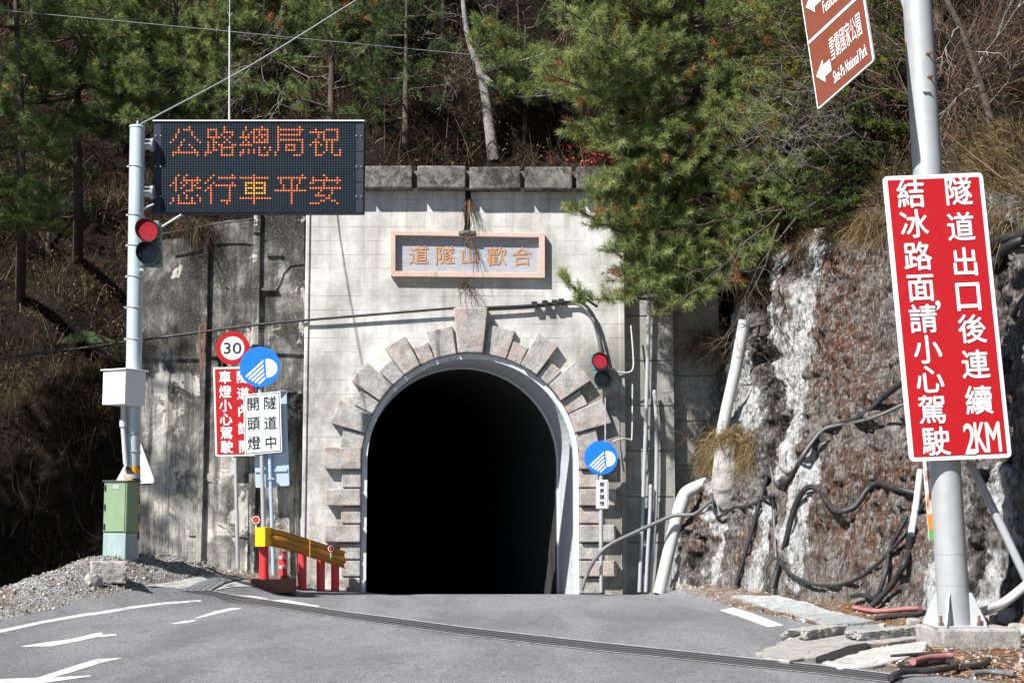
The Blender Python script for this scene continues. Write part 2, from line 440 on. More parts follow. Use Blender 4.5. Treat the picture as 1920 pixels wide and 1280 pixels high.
tint_mat('hemlock', [(0.0, (0.012, 0.028, 0.007, 1)), (0.45, (0.050, 0.092, 0.016, 1)), (1.0, (0.25, 0.27, 0.03, 1))], 0.6, 0.3, 0.25)
tint_mat('dry', [(0.0, (0.010, 0.007, 0.005, 1)), (0.4, (0.042, 0.025, 0.016, 1)), (0.64, (0.115, 0.072, 0.044, 1)), (0.79, (0.30, 0.23, 0.15, 1)), (0.85, (0.045, 0.062, 0.018, 1)), (0.95, (0.090, 0.105, 0.025, 1)), (1.0, (0.23, 0.06, 0.03, 1))], 0.75, 0.2, 0.15)
tint_mat('straw', [(0.0, (0.05, 0.034, 0.018, 1)), (0.35, (0.20, 0.14, 0.065, 1)), (0.65, (0.38, 0.29, 0.15, 1)), (0.85, (0.52, 0.43, 0.25, 1)), (1.0, (0.20, 0.24, 0.06, 1))], 0.75, 0.2, 0.2)
tint_mat('greens', [(0.0, (0.02, 0.045, 0.012, 1)), (0.5, (0.07, 0.12, 0.03, 1)), (1.0, (0.18, 0.22, 0.06, 1))], 0.6, 0.3, 0.25)
tint_mat('fern', [(0.0, (0.08, 0.14, 0.06, 1)), (1.0, (0.30, 0.42, 0.22, 1))], 0.6, 0.3, 0.2)
tint_mat('redleaf', [(0.0, (0.22, 0.02, 0.015, 1)), (0.6, (0.55, 0.03, 0.02, 1)), (1.0, (0.42, 0.15, 0.05, 1))], 0.6, 0.3, 0.2)
tint_mat('litter', [(0.0, (0.07, 0.035, 0.018, 1)), (0.5, (0.25, 0.115, 0.055, 1)), (0.85, (0.40, 0.24, 0.14, 1)), (1.0, (0.55, 0.50, 0.46, 1))], 0.85, 0.1)
tint_mat('stones', [(0.0, (0.10, 0.10, 0.10, 1)), (0.6, (0.28, 0.275, 0.265, 1)), (1.0, (0.52, 0.51, 0.49, 1))], 0.9, 0.15)

# ------------------------------------------------------------------ mesh helpers
def root_off(parent):
    v = Vector((0, 0, 0))
    while parent is not None:
        v += parent.location
        parent = parent.parent
    return v

def finish(name, me, parent, mats, smooth=False):
    for m in mats:
        me.materials.append(M[m] if isinstance(m, str) else m)
    o = bpy.data.objects.new(name, me)
    COL.objects.link(o)
    if smooth:
        me.polygons.foreach_set('use_smooth', [True] * len(me.polygons))
    if parent is not None:
        off = root_off(parent)
        me.transform(Matrix.Translation(-off))
        o.parent = parent
    return o

def rebase(o):
    """put a top-level mesh's origin at its base"""
    n = len(o.data.vertices)
    a = np.empty(n * 3); o.data.vertices.foreach_get('co', a); a = a.reshape(-1, 3)
    c = Vector(((a[:, 0].min() + a[:, 0].max()) / 2, (a[:, 1].min() + a[:, 1].max()) / 2, a[:, 2].min()))
    o.data.transform(Matrix.Translation(-c))
    o.location = c
    return o

def tag(o, label=None, cat=None, group=None, kind=None):
    if label: o['label'] = label
    if cat: o['category'] = cat
    if group: o['group'] = group
    if kind: o['kind'] = kind
    return o

def thing(name, label, cat, loc, group=None):
    o = bpy.data.objects.new(name, None)
    o.empty_display_size = 0.2
    COL.objects.link(o)
    o.location = loc
    return tag(o, label, cat, group)

class MB:
    def __init__(s):
        s.v, s.f, s.mi, s.sm = [], [], [], []
    def add(s, vs, fs, mat=0, smooth=False):
        k = len(s.v)
        s.v += [tuple(v) for v in vs]
        for f in fs:
            s.f.append(tuple(i + k for i in f)); s.mi.append(mat); s.sm.append(smooth)
        return s
    def prism(s, outline, off, mat=0):
        n = len(outline)
        a = [Vector(p) for p in outline]
        b = [p + Vector(off) for p in a]
        fs = [tuple(range(n)), tuple(range(2 * n - 1, n - 1, -1))]
        for i in range(n):
            j = (i + 1) % n
            fs.append((i, i + n, j + n, j))
        return s.add(a + b, fs, mat)
    def box(s, c, size, R=None, mat=0):
        c = Vector(c); hx, hy, hz = (q / 2 for q in size)
        vs = [Vector((x, y, z)) for x in (-hx, hx) for y in (-hy, hy) for z in (-hz, hz)]
        if R is not None: vs = [R @ v for v in vs]
        return s.add([c + v for v in vs], [(0, 1, 3, 2), (4, 6, 7, 5), (0, 4, 5, 1), (2, 3, 7, 6), (0, 2, 6, 4), (1, 5, 7, 3)], mat)
    def tube(s, path, r, n=10, mat=0, cap=True, smooth=True):
        path = [Vector(p) for p in path]
        m = len(path)
        rs = r if isinstance(r, (list, tuple)) else [r] * m
        vs, fs = [], []
        prev = None
        for i, p in enumerate(path):
            d = (path[min(i + 1, m - 1)] - path[max(i - 1, 0)])
            if d.length < 1e-9: d = Vector((0, 0, 1))
            d.normalize()
            if prev is None:
                a = d.orthogonal().normalized()
            else:
                a = prev - d * prev.dot(d)
                if a.length < 1e-6: a = d.orthogonal()
                a.normalize()
            prev = a
            b = d.cross(a)
            for k in range(n):
                t = 2 * math.pi * k / n
                vs.append(p + (a * math.cos(t) + b * math.sin(t)) * rs[i])
        for i in range(m - 1):
            for k in range(n):
                j = (k + 1) % n
                fs.append((i * n + k, i * n + j, (i + 1) * n + j, (i + 1) * n + k))
        s.add(vs, fs, mat, smooth)
        if cap:
            s.add(vs[:n], [tuple(range(n - 1, -1, -1))], mat)
            s.add(vs[-n:], [tuple(range(n))], mat)
        return s
    def disc(s, c, u, v, ru, rv=None, n=40, mat=0, off=None):
        rv = ru if rv is None else rv
        c = Vector(c)
        out = [c + u * (ru * math.cos(2 * math.pi * k / n)) + v * (rv * math.sin(2 * math.pi * k / n)) for k in range(n)]
        if off is None: return s.add(out, [tuple(range(n))], mat)
        return s.prism(out, off, mat)
    def build(s, name, mats, parent=None, bevel=0.0, seg=1):
        me = bpy.data.meshes.new(name)
        me.from_pydata([tuple(v) for v in s.v], [], s.f)
        me.polygons.foreach_set('material_index', s.mi)
        me.polygons.foreach_set('use_smooth', s.sm)
        bm = bmesh.new(); bm.from_mesh(me)
        if bevel:
            bmesh.ops.remove_doubles(bm, verts=bm.verts, dist=1e-5)
            es = [e for e in bm.edges if len(e.link_faces) == 2 and e.calc_face_angle(0) > 0.6]
            bmesh.ops.bevel(bm, geom=es, offset=bevel, segments=seg, affect='EDGES', profile=0.5)
        bmesh.ops.recalc_face_normals(bm, faces=bm.faces)
        bm.to_mesh(me); bm.free()
        me.update()
        o = finish(name, me, parent, mats if isinstance(mats, (list, tuple)) else [mats])
        return o if parent is not None else rebase(o)

def np_mesh(name, V, Fa, mats, parent=None, tint=None, smooth=False):
    V = np.asarray(V, np.float32); Fa = np.asarray(Fa, np.int32)
    me = bpy.data.meshes.new(name)
    k = Fa.shape[1]
    me.vertices.add(len(V)); me.vertices.foreach_set('co', V.ravel())
    me.loops.add(Fa.size); me.loops.foreach_set('vertex_index', Fa.ravel())
    me.polygons.add(len(Fa)); me.polygons.foreach_set('loop_start', np.arange(0, Fa.size, k, dtype=np.int32))
    if tint is not None:
        for nm, arr in (tint.items() if isinstance(tint, dict) else (('tint', tint),)):
            at = me.attributes.new(nm, 'FLOAT', 'POINT'); at.data.foreach_set('value', np.asarray(arr, np.float32))
    me.update(calc_edges=True)
    o = finish(name, me, parent, mats if isinstance(mats, (list, tuple)) else [mats], smooth)
    return o if parent is not None else rebase(o)

def spline(pts, n=8):
    """Catmull-Rom through the points"""
    p = [Vector(q) for q in pts]
    if len(p) < 3: return [p[0].lerp(p[-1], i / n) for i in range(n + 1)]
    p = [p[0] * 2 - p[1]] + p + [p[-1] * 2 - p[-2]]
    out = []
    for i in range(1, len(p) - 2):
        for k in range(n):
            t = k / n
            a, b, c, d = p[i - 1], p[i], p[i + 1], p[i + 2]
            out.append(0.5 * ((2 * b) + (c - a) * t + (2 * a - 5 * b + 4 * c - d) * t * t + (3 * b - a - 3 * c + d) * t ** 3))
    out.append(p[-2])
    return out

def norm(a):
    return a / np.maximum(np.linalg.norm(a, axis=-1, keepdims=True), 1e-9)

def pnoise(x, y, seed=0):
    """2-D gradient noise on arrays"""
    x0, y0 = np.floor(x).astype(np.int64), np.floor(y).astype(np.int64)
    fx, fy = x - x0, y - y0
    def g(i, j):
        h = (i * 374761393 + j * 668265263 + seed * 1274126177) & 0x7fffffff
        h = ((h ^ (h >> 13)) * 1103515245) & 0x7fffffff
        a = (h ^ (h >> 16)) % 6283 / 1000.0
        return np.cos(a), np.sin(a)
    u, v = fx * fx * fx * (fx * (fx * 6 - 15) + 10), fy * fy * fy * (fy * (fy * 6 - 15) + 10)
    def d(i, j):
        a, b = g(x0 + i, y0 + j)
        return a * (fx - i) + b * (fy - j)
    return ((d(0, 0) * (1 - u) + d(1, 0) * u) * (1 - v) + (d(0, 1) * (1 - u) + d(1, 1) * u) * v) * 1.5
def fbm(x, y, o=4, seed=0, gain=0.55):
    r = np.zeros_like(x); a = 1.0
    for k in range(o):
        r += a * pnoise(x, y, seed + k); x = x * 2.07 + 3.1; y = y * 2.07 + 1.7; a *= gain
    return r
def worley(x, y, seed=0):
    """nearest distance and a random value of the nearest cell"""
    x0, y0 = np.floor(x).astype(np.int64), np.floor(y).astype(np.int64)
    best = np.full(x.shape, 9.0); val = np.zeros_like(x)
    for i in (-1, 0, 1):
        for j in (-1, 0, 1):
            cx_, cy_ = x0 + i, y0 + j
            h = (cx_ * 374761393 + cy_ * 668265263 + seed * 1274126177) & 0x7fffffff
            h = ((h ^ (h >> 13)) * 1103515245) & 0x7fffffff
            h2 = (h * 48271 + 11) & 0x7fffffff
            px_, py_ = cx_ + (h % 1000) / 1000.0, cy_ + (h2 % 1000) / 1000.0
            dd = np.hypot(x - px_, y - py_)
            k = dd < best
            best = np.where(k, dd, best); val = np.where(k, ((h >> 10) % 1000) / 1000.0, val)
    return best, val

# text ------------------------------------------------------------
_gl = {}
def glyph(body, bold=0.0):
    key = (body, bold)
    if key not in _gl:
        cu = bpy.data.curves.new('lettering', 'FONT')
        cu.body = body; cu.size = 1; cu.offset = bold; cu.resolution_u = 4
        o = bpy.data.objects.new('lettering', cu)
        COL.objects.link(o)
        dg = bpy.context.evaluated_depsgraph_get()
        me = bpy.data.meshes.new_from_object(o.evaluated_get(dg))
        v = np.array([q.co[:2] for q in me.vertices]).reshape(-1, 2)
        f = [tuple(q.vertices) for q in me.polygons]
        bpy.data.objects.remove(o); bpy.data.curves.remove(cu); bpy.data.meshes.remove(me)
        _gl[key] = (v, f)
    return _gl[key]

def put_text(mb, body, c, u, v, w, h, bold=0.0, mat=0, fit=False):
    """one string centred on c; u and v are unit vectors; w by h metres (a CJK cell, or the string's own box when fit)"""
    if not fit: w, h = w * 0.92, h * 0.94
    vs, fs = glyph(body)
    ref = vs if fit else glyph('\u570b')[0]
    lo, hi = ref.min(0), ref.max(0)
    mid, sz = (lo + hi) / 2, (hi - lo)
    nn = u.cross(v).normalized()
    if nn.y > 0: nn = -nn
    sh = [(0, 0)] if bold <= 0 else [(0, 0), (bold, 0), (-bold, 0), (0, bold), (0, -bold)]
    for k, (dx, dy) in enumerate(sh):
        mb.add([Vector(c) + nn * (0.0006 * k) + u * float(((p[0] - mid[0]) / sz[0]) * w + dx * h) + v * float(((p[1] - mid[1]) / sz[1]) * h + dy * h) for p in vs], fs, mat)
# ================================================================== SETTING
X1, Z1 = Vector((1, 0, 0)), Vector((0, 0, 1))

def axis(vals):
    out = []
    for a, b, st in vals:
        out += list(np.arange(a, b, st))
    out.append(vals[-1][1])
    return np.array(out)

def grid_mesh(name, xs, ys, mat, dz=0.0, zf=None):
    V = np.array([(x, y, (zf or gz)(x, y) + dz) for y in ys for x in xs])
    nx, ny = len(xs), len(ys)
    i = np.arange(ny - 1)[:, None] * nx + np.arange(nx - 1)[None, :]
    i = i.ravel()
    return np_mesh(name, V, np.stack([i, i + 1, i + nx + 1, i + nx], 1), mat, None, None, True)

def gz_rough(x, y):
    z = gz(x, y)
    rough = sst((foot(y) - 0.1 - x) / 0.6) + sst((x - (3.6 + (29 - y) * 0.31)) / 0.8)
    if y > 31.05 and x > -6: return z - 0.16 * (y - 31.0) - 0.02
    if y > 12 and y < 34:
        z += rough * 0.09 * noise.fractal(Vector((x * 1.6, y * 1.6, 0)), 0.8, 2.1, 5)
    return z

# the road is cut out by laying its own sheet 4 mm above the ground
def road_l(y): return min(-3.25, foot(y) + 0.04)
def road_r(y):
    pts = [(-40, 14.0), (14.6, 5.2), (16.6, 3.55), (17.6, 3.0), (18.3, 3.35), (20.5, 4.35), (22, 4.6), (25, 4.2), (28, 3.8), (30.6, 3.2), (31, 1.6), (100, 1.6)]
    for (a, xa), (b, xb) in zip(pts, pts[1:]):
        if y <= b: return xa + (xb - xa) * (y - a) / (b - a)

ground = grid_mesh('ground', axis([(-90, -14, 4), (-14, -4, 0.16), (-4, 2.5, 0.5), (2.5, 10, 0.16), (10, 60, 4)]),
                   axis([(-60, 12, 3), (12, 33, 0.18), (33, 100, 4)]), 'ground', -0.012, gz_rough)
tag(ground, kind='structure')

ys = axis([(-40, 12, 2), (12, 31, 0.15), (31, 31.01, 0.01)])
V, rows = [], 40
for y in ys:
    a, b = road_l(y), road_r(y)
    ra = 0.06 * noise.noise(Vector((y * 2.1, 0, 0))) + 0.03 * noise.noise(Vector((y * 7, 5, 0)))
    rb = 0.07 * noise.noise(Vector((y * 2.3, 9, 0))) + 0.03 * noise.noise(Vector((y * 8, 3, 0)))
    a += ra; b += rb
    for k in range(rows + 1):
        x = a + (b - a) * k / rows
        V.append((x, y, gz(x, y) + 0.004))
i = (np.arange(len(ys) - 1)[:, None] * (rows + 1) + np.arange(rows)[None, :]).ravel()
road = tag(np_mesh('road', V, np.stack([i, i + 1, i + rows + 2, i + rows + 1], 1), 'asphalt', None, None, True), kind='structure')

def drape(mb, quad, nu, nv, dz, mat=0):
    """a four-cornered patch laid on the ground"""
    a, b, c, d = (Vector(q) for q in quad)
    vs, fs = [], []
    for j in range(nv + 1):
        for k in range(nu + 1):
            s, t = k / nu, j / nv
            p = (a * (1 - s) + b * s) * (1 - t) + (d * (1 - s) + c * s) * t
            vs.append((p.x, p.y, gz(p.x, p.y) + dz))
    for j in range(nv):
        for k in range(nu):
            q = j * (nu + 1) + k
            fs.append((q, q + 1, q + nu + 2, q + nu + 1))
    mb.add(vs, fs, mat)

def pxquad(*pts): return [G(*p) for p in pts]

def poly_strip(mb, pairs, dz, sub=6, mat=0):
    """a strip between two pixel-traced edges (list of near/far point pairs)"""
    for (a, b), (c, d) in zip(pairs, pairs[1:]):
        drape(mb, pxquad(a, c, d, b), sub, 2, dz, mat)

mb = MB()
poly_strip(mb, [((0, 1187), (0, 1181)), ((80, 1169), (80, 1164)), ((160, 1155), (160, 1150)), ((240, 1142.5), (240, 1138)), ((310, 1133), (310, 1129)), ((378, 1128), (378, 1124.5))], 0.008)
tag(mb.build('edge_line_marking', 'white_line'), kind='structure')
mb = MB()
poly_strip(mb, [((40, 1213), (40, 1212)), ((95, 1212), (75, 1206)), ((140, 1204), (130, 1199)), ((190, 1193), (180, 1187)), ((192, 1187.5), (190, 1186))], 0.008)
poly_strip(mb, [((128, 1203), (125, 1200)), ((170, 1196), (165, 1192)), ((220, 1192), (216, 1189))], 0.0095)
poly_strip(mb, [((322, 1170), (322, 1169)), ((350, 1168), (345, 1164)), ((368, 1164), (366, 1162.5))], 0.008)
poly_strip(mb, [((368, 1160), (367, 1158)), ((390, 1155), (400, 1147)), ((430, 1145), (430, 1140)), ((453, 1141), (450, 1139.5))], 0.008)
poly_strip(mb, [((-40, 1288), (-40, 1275)), ((60, 1281), (70, 1271)), ((130, 1262), (125, 1253)), ((190, 1243), (180, 1236)), ((228, 1234.5), (226, 1233.5))], 0.008)
poly_strip(mb, [((60, 1284), (66, 1275)), ((120, 1276), (110, 1270)), ((172, 1268.5), (168, 1267))], 0.0095)
tag(mb.build('arrow_marking', 'white_line'), kind='structure')
mb = MB()
poly_strip(mb, [((1348, 1144), (1375, 1139)), ((1385, 1156), (1412, 1150)), ((1440, 1176), (1470, 1172.5))], 0.008)
tag(mb.build('dash_marking', 'white_line'), kind='structure')
mb = MB()
poly_strip(mb, [((540, 1109.6), (550, 1108.8)), ((590, 1109.3), (600, 1108.6))], 0.008)
poly_strip(mb, [((420, 1117), (425, 1115)), ((480, 1122), (485, 1118.5)), ((530, 1131), (540, 1125)), ((590, 1139), (600, 1136))], 0.008)
tag(mb.build('faded_marking', 'white_line'), kind='structure')

# trench drain across the road
def drain_band(o0, o1):
    ctr = [(345, 1106, 4.5), (400, 1114, 5.5), (500, 1131, 6), (600, 1146, 6.4), (740, 1166, 6.8), (870, 1183.5, 7), (1000, 1199, 7.2), (1130, 1213.5, 7.5), (1260, 1227, 7.5), (1400, 1242, 7.5), (1530, 1255, 7.5), (1690, 1275, 7.5)]
    return [((x, y + h * o1), (x, y + h * o0)) for x, y, h in ctr]
t = thing('trench_drain', 'long slotted steel drain channel crossing the asphalt road diagonally', 'drain', G(870, 1183))
mb = MB(); poly_strip(mb, drain_band(-1, 1), 0.010); mb.build('channel', 'steel_dark', t)
mb = MB()
for k in range(4):
    a = -0.86 + k * 0.54
    poly_strip(mb, drain_band(a, a + 0.13), 0.020 + 0.001 * k)
mb.build('grating', 'drain_bar', t)
mb = MB()
for a in (-1.12, 1.02):
    poly_strip(mb, drain_band(a, a + 0.12), 0.014)
mb.build('edge_frame', 'slab', t)

# ------------------------------------------------------------------ tunnel portal
YP = 31.0
t_portal = thing('tunnel_portal', 'pale concrete tunnel portal with block arch around a black opening', 'tunnel portal', (P(882, 1110, YP).x, YP, 0))
cx = P(882, 865, YP).x
zc = P(882, 865, YP).z
RO = (P(1085, 900, YP).x - P(680, 900, YP).x) / 2
ZT = P(900, 352, YP).z
xl, xr_ = P(578, 700, YP).x, P(1171, 700, YP).x
def arch(r, n=40, cx=cx, zc=zc):
    return [(cx - r, -0.3)] + [(cx - r * math.cos(math.pi * k / n), zc + r * math.sin(math.pi * k / n)) for k in range(n + 1)] + [(cx + r, -0.3)]
ol = [(xl, -0.3)] + arch(RO + 0.02) + [(xr_, -0.3), (xr_, ZT), (xl, ZT)]
MB().prism([Vector((x, YP, z)) for x, z in ol], (0, 0.7, 0)).build('face_wall', 'concrete', t_portal)
# edge ribs
mb = MB()
xa = P(570, 700, YP).x
mb.box(((xa + xl) / 2 - 0.002, YP + 0.26, ZT / 2 - 0.15), (xl - xa, 0.6, ZT + 0.3))
mb.build('edge_rib', 'concrete', t_portal, 0.02)
mb = MB()
xb = P(1160, 700, YP).x
mb.box(((xb + xr_) / 2 + 0.02, YP + 0.27, ZT / 2 - 0.15), (xr_ - xb, 0.6, ZT + 0.3))
mb.build('edge_rib', 'concrete', t_portal, 0.02)
# soffit band behind the coping, and the coping stones
zc0, zc1 = P(900, 353, YP - 0.3).z, P(900, 311, YP - 0.3).z
for k, (a, b, s) in enumerate(((582, 677, 0), (683, 773, 0), (782, 873, 0), (880, 976, 1), (984, 1073, 1), (1081, 1168, 1))):
    pa, pb = P(a, 330, YP - 0.32).x, P(b, 330, YP - 0.32).x
    mb = MB()
    c = Vector(((pa + pb) / 2, YP + 0.03, (zc0 + zc1) / 2 - 0.02 * s))
    nx, nz = 12, 6
    mb.box(c, (pb - pa, 0.72, zc1 - zc0), Matrix.Rotation(random.uniform(-0.012, 0.012), 3, 'Y'))
    o = mb.build('coping_stone', 'coping', t_portal, 0.035, 2)
mb = MB()
mb.box(((xl + xr_) / 2, YP + 0.36, (zc0 + zc1) / 2), (xr_ - xl, 0.55, (zc1 - zc0) * 0.9))
mb.build('coping_backing', 'coping', t_portal)

# voussoirs
def block(parent, th0, th1, r0, r1, prot, name='arch_block'):
    n = 3
    inner = [(r0, th0 + (th1 - th0) * k / n) for k in range(n + 1)]
    thm = (th0 + th1) / 2
    hw0, hw1 = (r0 * math.sin((th1 - th0) / 2)), (r1 * math.sin((th1 - th0) / 2)) * 0.97
    pts = [Vector((cx + r * math.cos(a), YP - prot, zc + r * math.sin(a))) for r, a in inner]
    d = Vector((math.cos(thm), 0, math.sin(thm))); s = Vector((-math.sin(thm), 0, math.cos(thm)))
    c = Vector((cx, YP - prot, zc))
    pts += [c + d * r1 + s * hw1, c + d * r1 - s * hw1]
    MB().prism(pts, (0, prot + 0.1, 0)).build(name, 'voussoir', parent, 0.022, 2)
R0 = RO + 0.015
D = math.radians
def jit(a): return a * random.uniform(0.94, 1.06)
block(t_portal, D(90 - 6.6), D(90 + 6.6), R0, R0 + 0.93, 0.27, 'keystone')
for sg in (1, -1):
    def A(a): return D(90 + sg * a)
    def bl(a0, a1, r, p):
        lo, hi = sorted((A(a0), A(a1)))
        block(t_portal, lo, hi, R0, R0 + jit(r), jit(p))
    bl(7.6, 19.2, 0.62, 0.13)
    bl(19.6, 27.2, 0.40, 0.12)
    bl(27.6, 37.6, 0.72, 0.2)
    bl(38.0, 45.6, 0.42, 0.13)
    bl(46.0, 56.4, 0.75, 0.21)
    bl(56.8, 64.2, 0.44, 0.13)
    bl(64.6, 75.0, 0.72, 0.2)
    bl(75.4, 83.6, 0.43, 0.13)
    # jamb blocks
    pys = [(838, 880, 1), (882, 914, 0), (916, 948, 1), (950, 981, 0), (983, 1016, 1), (1018, 1048, 0), (1050, 1080, 1 if sg < 0 else 0), (1082, 1112, 0)]
    for a, b, lg in pys:
        z1, z0 = P(882, a, YP).z, P(882, b, YP).z
        wdt = jit(0.72 if lg else 0.42); pr = jit(0.2 if lg else 0.11)
        x0 = cx - sg * R0; x1 = x0 - sg * wdt
        MB().box(((x0 + x1) / 2, YP - pr / 2 + 0.05, (z0 + z1) / 2), (abs(x1 - x0), pr + 0.1, z1 - z0 - 0.012)).build('jamb_block', 'voussoir', t_portal, 0.022, 2)

# white lining ring, then the dark bore, both running slightly to the left
def sweep(name, stations, mat, cap=False, low=-0.3):
    """stations: (radius, dx, y, extra drop) - arch profile loops"""
    vs, fs = [], []
    n = 44
    for r, dx, y in stations:
        vs += [Vector((x + dx, y, z if z > -0.29 else low)) for x, z in arch(r, n)]
    m = n + 3
    for i in range(len(stations) - 1):
        for k in range(m - 1):
            fs.append((i * m + k, i * m + k + 1, (i + 1) * m + k + 1, (i + 1) * m + k))
    mb = MB().add(vs, fs, 0, False)
    if cap:
        mb.add([Vector((x + stations[-1][1], stations[-1][2], z if z > -0.29 else low)) for x, z in arch(stations[-1][0], n)], [tuple(range(m))])
    return mb.build(name, mat, t_portal)
RI = RO - 0.10
sweep('lining_ring', [(RO + 0.01, 0, YP + 0.35), (RO + 0.01, 0, YP - 0.03), (RI, 0, YP - 0.03), (RI - 0.01, -0.25, YP + 1.7), (RI - 0.05, -0.25, YP + 1.7)], 'lining')
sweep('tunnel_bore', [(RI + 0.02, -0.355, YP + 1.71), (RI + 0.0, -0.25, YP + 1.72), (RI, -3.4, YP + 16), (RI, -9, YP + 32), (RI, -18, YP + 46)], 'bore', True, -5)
# rows of bolts on the lining
mb = MB()
for j in range(3):
    for k in range(46):
        a = math.pi * (k + 0.5) / 46
        y = YP + 0.2 + j * 0.55
        r = RI - 0.008
        p = Vector((cx + r * math.cos(a) - 0.25 * (y - YP) / 1.7, y, zc + r * math.sin(a)))
        mb.box(p, (0.018, 0.018, 0.018))
    for k in range(10):
        y = YP + 0.2 + j * 0.55
        mb.box((cx + RI - 0.01 - 0.25 * (y - YP) / 1.7, y, zc - 0.25 - 0.26 * k), (0.018, 0.018, 0.018))
mb.build('lining_bolts', 'steel_dark', t_portal)['kind'] = 'stuff'
# the crack down the middle of the face
pts = [(876, 357), (879, 376), (873, 398), (878, 420), (872, 437)]
mb = MB()
q = [P(x, y, YP - 0.004) for x, y in pts]
mb.add([p + X1 * (-0.05 - 0.02 * (k % 2)) for k, p in enumerate(q)] + [p + X1 * (0.05 + 0.03 * ((k + 1) % 2)) for k, p in enumerate(q)],
       [(k, k + 1, k + 6, k + 5) for k in range(4)])
mb.build('crack', 'soil', t_portal)
# tunnel floor
mb = MB()
fl = [(30.95, -0.004, 0), (31.6, -0.06, 0), (32.7, -0.17, -0.25), (YP + 16, -1.6, -3.4), (YP + 46, -4.6, -18)]
mb.add([(cx + sg * (RI + 0.02) + dx, y, z) for y, z, dx in fl for sg in (-1, 1)], [(2 * k, 2 * k + 1, 2 * k + 3, 2 * k + 2) for k in range(len(fl) - 1)])
tag(mb.build('tunnel_floor', 'asphalt'), kind='structure')

# wing walls
def slab_px(mb, px0, px1, pytop, yf, depth, topl=None, mat=0, bottom=-0.5, seed=0):
    xa, xb = P(px0, 700, yf).x, P(px1, 700, yf).x
    if topl is None: topl = [(0, pytop), (1, pytop)]
    out = [Vector((xa, yf, bottom))]
    for s, py in topl: out.append(Vector((xa + (xb - xa) * s, yf, P(700, py, yf).z)))
    out.append(Vector((xb, yf, bottom)))
    mb.prism(out, (0, depth, 0), mat)
t_wing = thing('wing_wall', 'tall stained wing wall left of the tunnel portal with plaster flaking off', 'retaining wall', (P(420, 1060, 31.4).x, 31.4, 0.3))
mb = MB(); slab_px(mb, 250, 377, 450, 31.50, 0.5, [(0, 470), (0.2, 452), (0.6, 447), (1, 440)]); mb.build('wall_panel', 'grimy', t_wing)
mb = MB(); slab_px(mb, 385, 471, 414, 31.47, 0.5, [(0, 418), (0.4, 413), (0.8, 412), (1, 416)]); mb.build('wall_panel', 'grimy', t_wing)
mb = MB(); slab_px(mb, 483, 572, 394, 31.42, 0.5); mb.build('wall_panel', 'grimy', t_wing)
mb = MB(); slab_px(mb, 375, 386, 430, 31.36, 0.5); mb.build('rib', 'grimy', t_wing, 0.015)
mb = MB(); slab_px(mb, 470, 484, 396, 31.30, 0.5); mb.build('rib', 'grimy', t_wing, 0.015)
# pieces where the thick plaster still stands proud
mb = MB()
def flake(pts, y, th):
    mb.prism([P(a, b, y) for a, b in pts], (0, th, 0))
flake([(262, 905), (278, 905), (290, 918), (296, 938), (312, 958), (330, 972), (346, 990), (352, 1004), (374, 1004), (374, 895), (340, 893), (300, 897), (262, 893)], 31.465, 0.03)
flake([(386, 900), (398, 905), (400, 945), (402, 960), (404, 980), (422, 990), (436, 1004), (470, 1010), (470, 890), (440, 886), (386, 888)], 31.44, 0.03)
flake([(484, 398), (571, 398), (571, 495), (545, 498), (532, 512), (526, 530), (518, 545), (484, 545)], 31.39, 0.03)
mb.build('plaster_skin', 'grimy', t_wing, 0.006)
mb = MB()
for a, b, c, d in ((495, 508, 478, 40), (498, 525, 543, 14)):
    mb.box(P((a + d / 2), c, 31.38), (0.32, 0.1, 0.05))
mb.build('bracket_stub', 'grimy', t_wing)
t_wing2 = thing('side_wall', 'grey concrete side wall right of the tunnel portal behind thin pipes', 'retaining wall', (P(1260, 1105, 31.5).x, 31.5, 0))
mb = MB(); slab_px(mb, 1171, 1263, 470, 31.34, 0.5); mb.build('wall_panel', 'side_concrete', t_wing2)
mb = MB(); slab_px(mb, 1263, 1349, 480, 31.66, 0.5); mb.build('wall_panel', 'side_concrete', t_wing2)
mb = MB()
for z in np.arange(0.75, 7, 0.95):
    mb.box((P(1306, 700, 31.655).x, 31.655, z), (0.9, 0.012, 0.012)); mb.box((P(1217, 700, 31.335).x, 31.335, z + 0.3), (0.95, 0.012, 0.012))
mb.build('board_joint', 'soil', t_wing2)

# ------------------------------------------------------------------ rock face on the right
RB = [(3.22, 31.1, 0.0), (3.75, 29.6, 0.1), (4.75, 26.5, 0.35), (5.6, 24, 0.42), (6.45, 21.6, 0.4), (7.15, 19.4, 0.3), (8.1, 16.4, 0.2), (9.4, 12, 0.2), (11, 6, 0.2), (13, -4, 0.2)]
RH = [7.0, 7.0, 6.9, 6.6, 6.0, 5.2, 5.0, 5.0, 5.0, 5.0]
def lerp_path(pts, s):
    k = min(int(s), len(pts) - 2); f = s - k
    a, b = pts[k], pts[k + 1]
    if isinstance(a, (int, float)): return a + (b - a) * f
    return Vector(a).lerp(Vector(b), f)
def proj(p):
    d = Vector(p) - Vector((0, 0, CAMZ))
    s, c = math.sin(TH), math.cos(TH)
    fw = d.y * c + d.z * s
    return 960 + F * d.x / fw, 640 - F * (-d.y * s + d.z * c) / fw
def band(px, py, line, wd):
    best = np.full(px.shape, 9e9)
    for (xa, ya), (xb, yb) in zip(line, line[1:]):
        dx, dy = xb - xa, yb - ya
        t = np.clip(((px - xa) * dx + (py - ya) * dy) / (dx * dx + dy * dy), 0, 1)
        best = np.minimum(best, np.hypot(px - xa - t * dx, py - ya - t * dy))
    return np.maximum(0.0, 1 - best / wd)
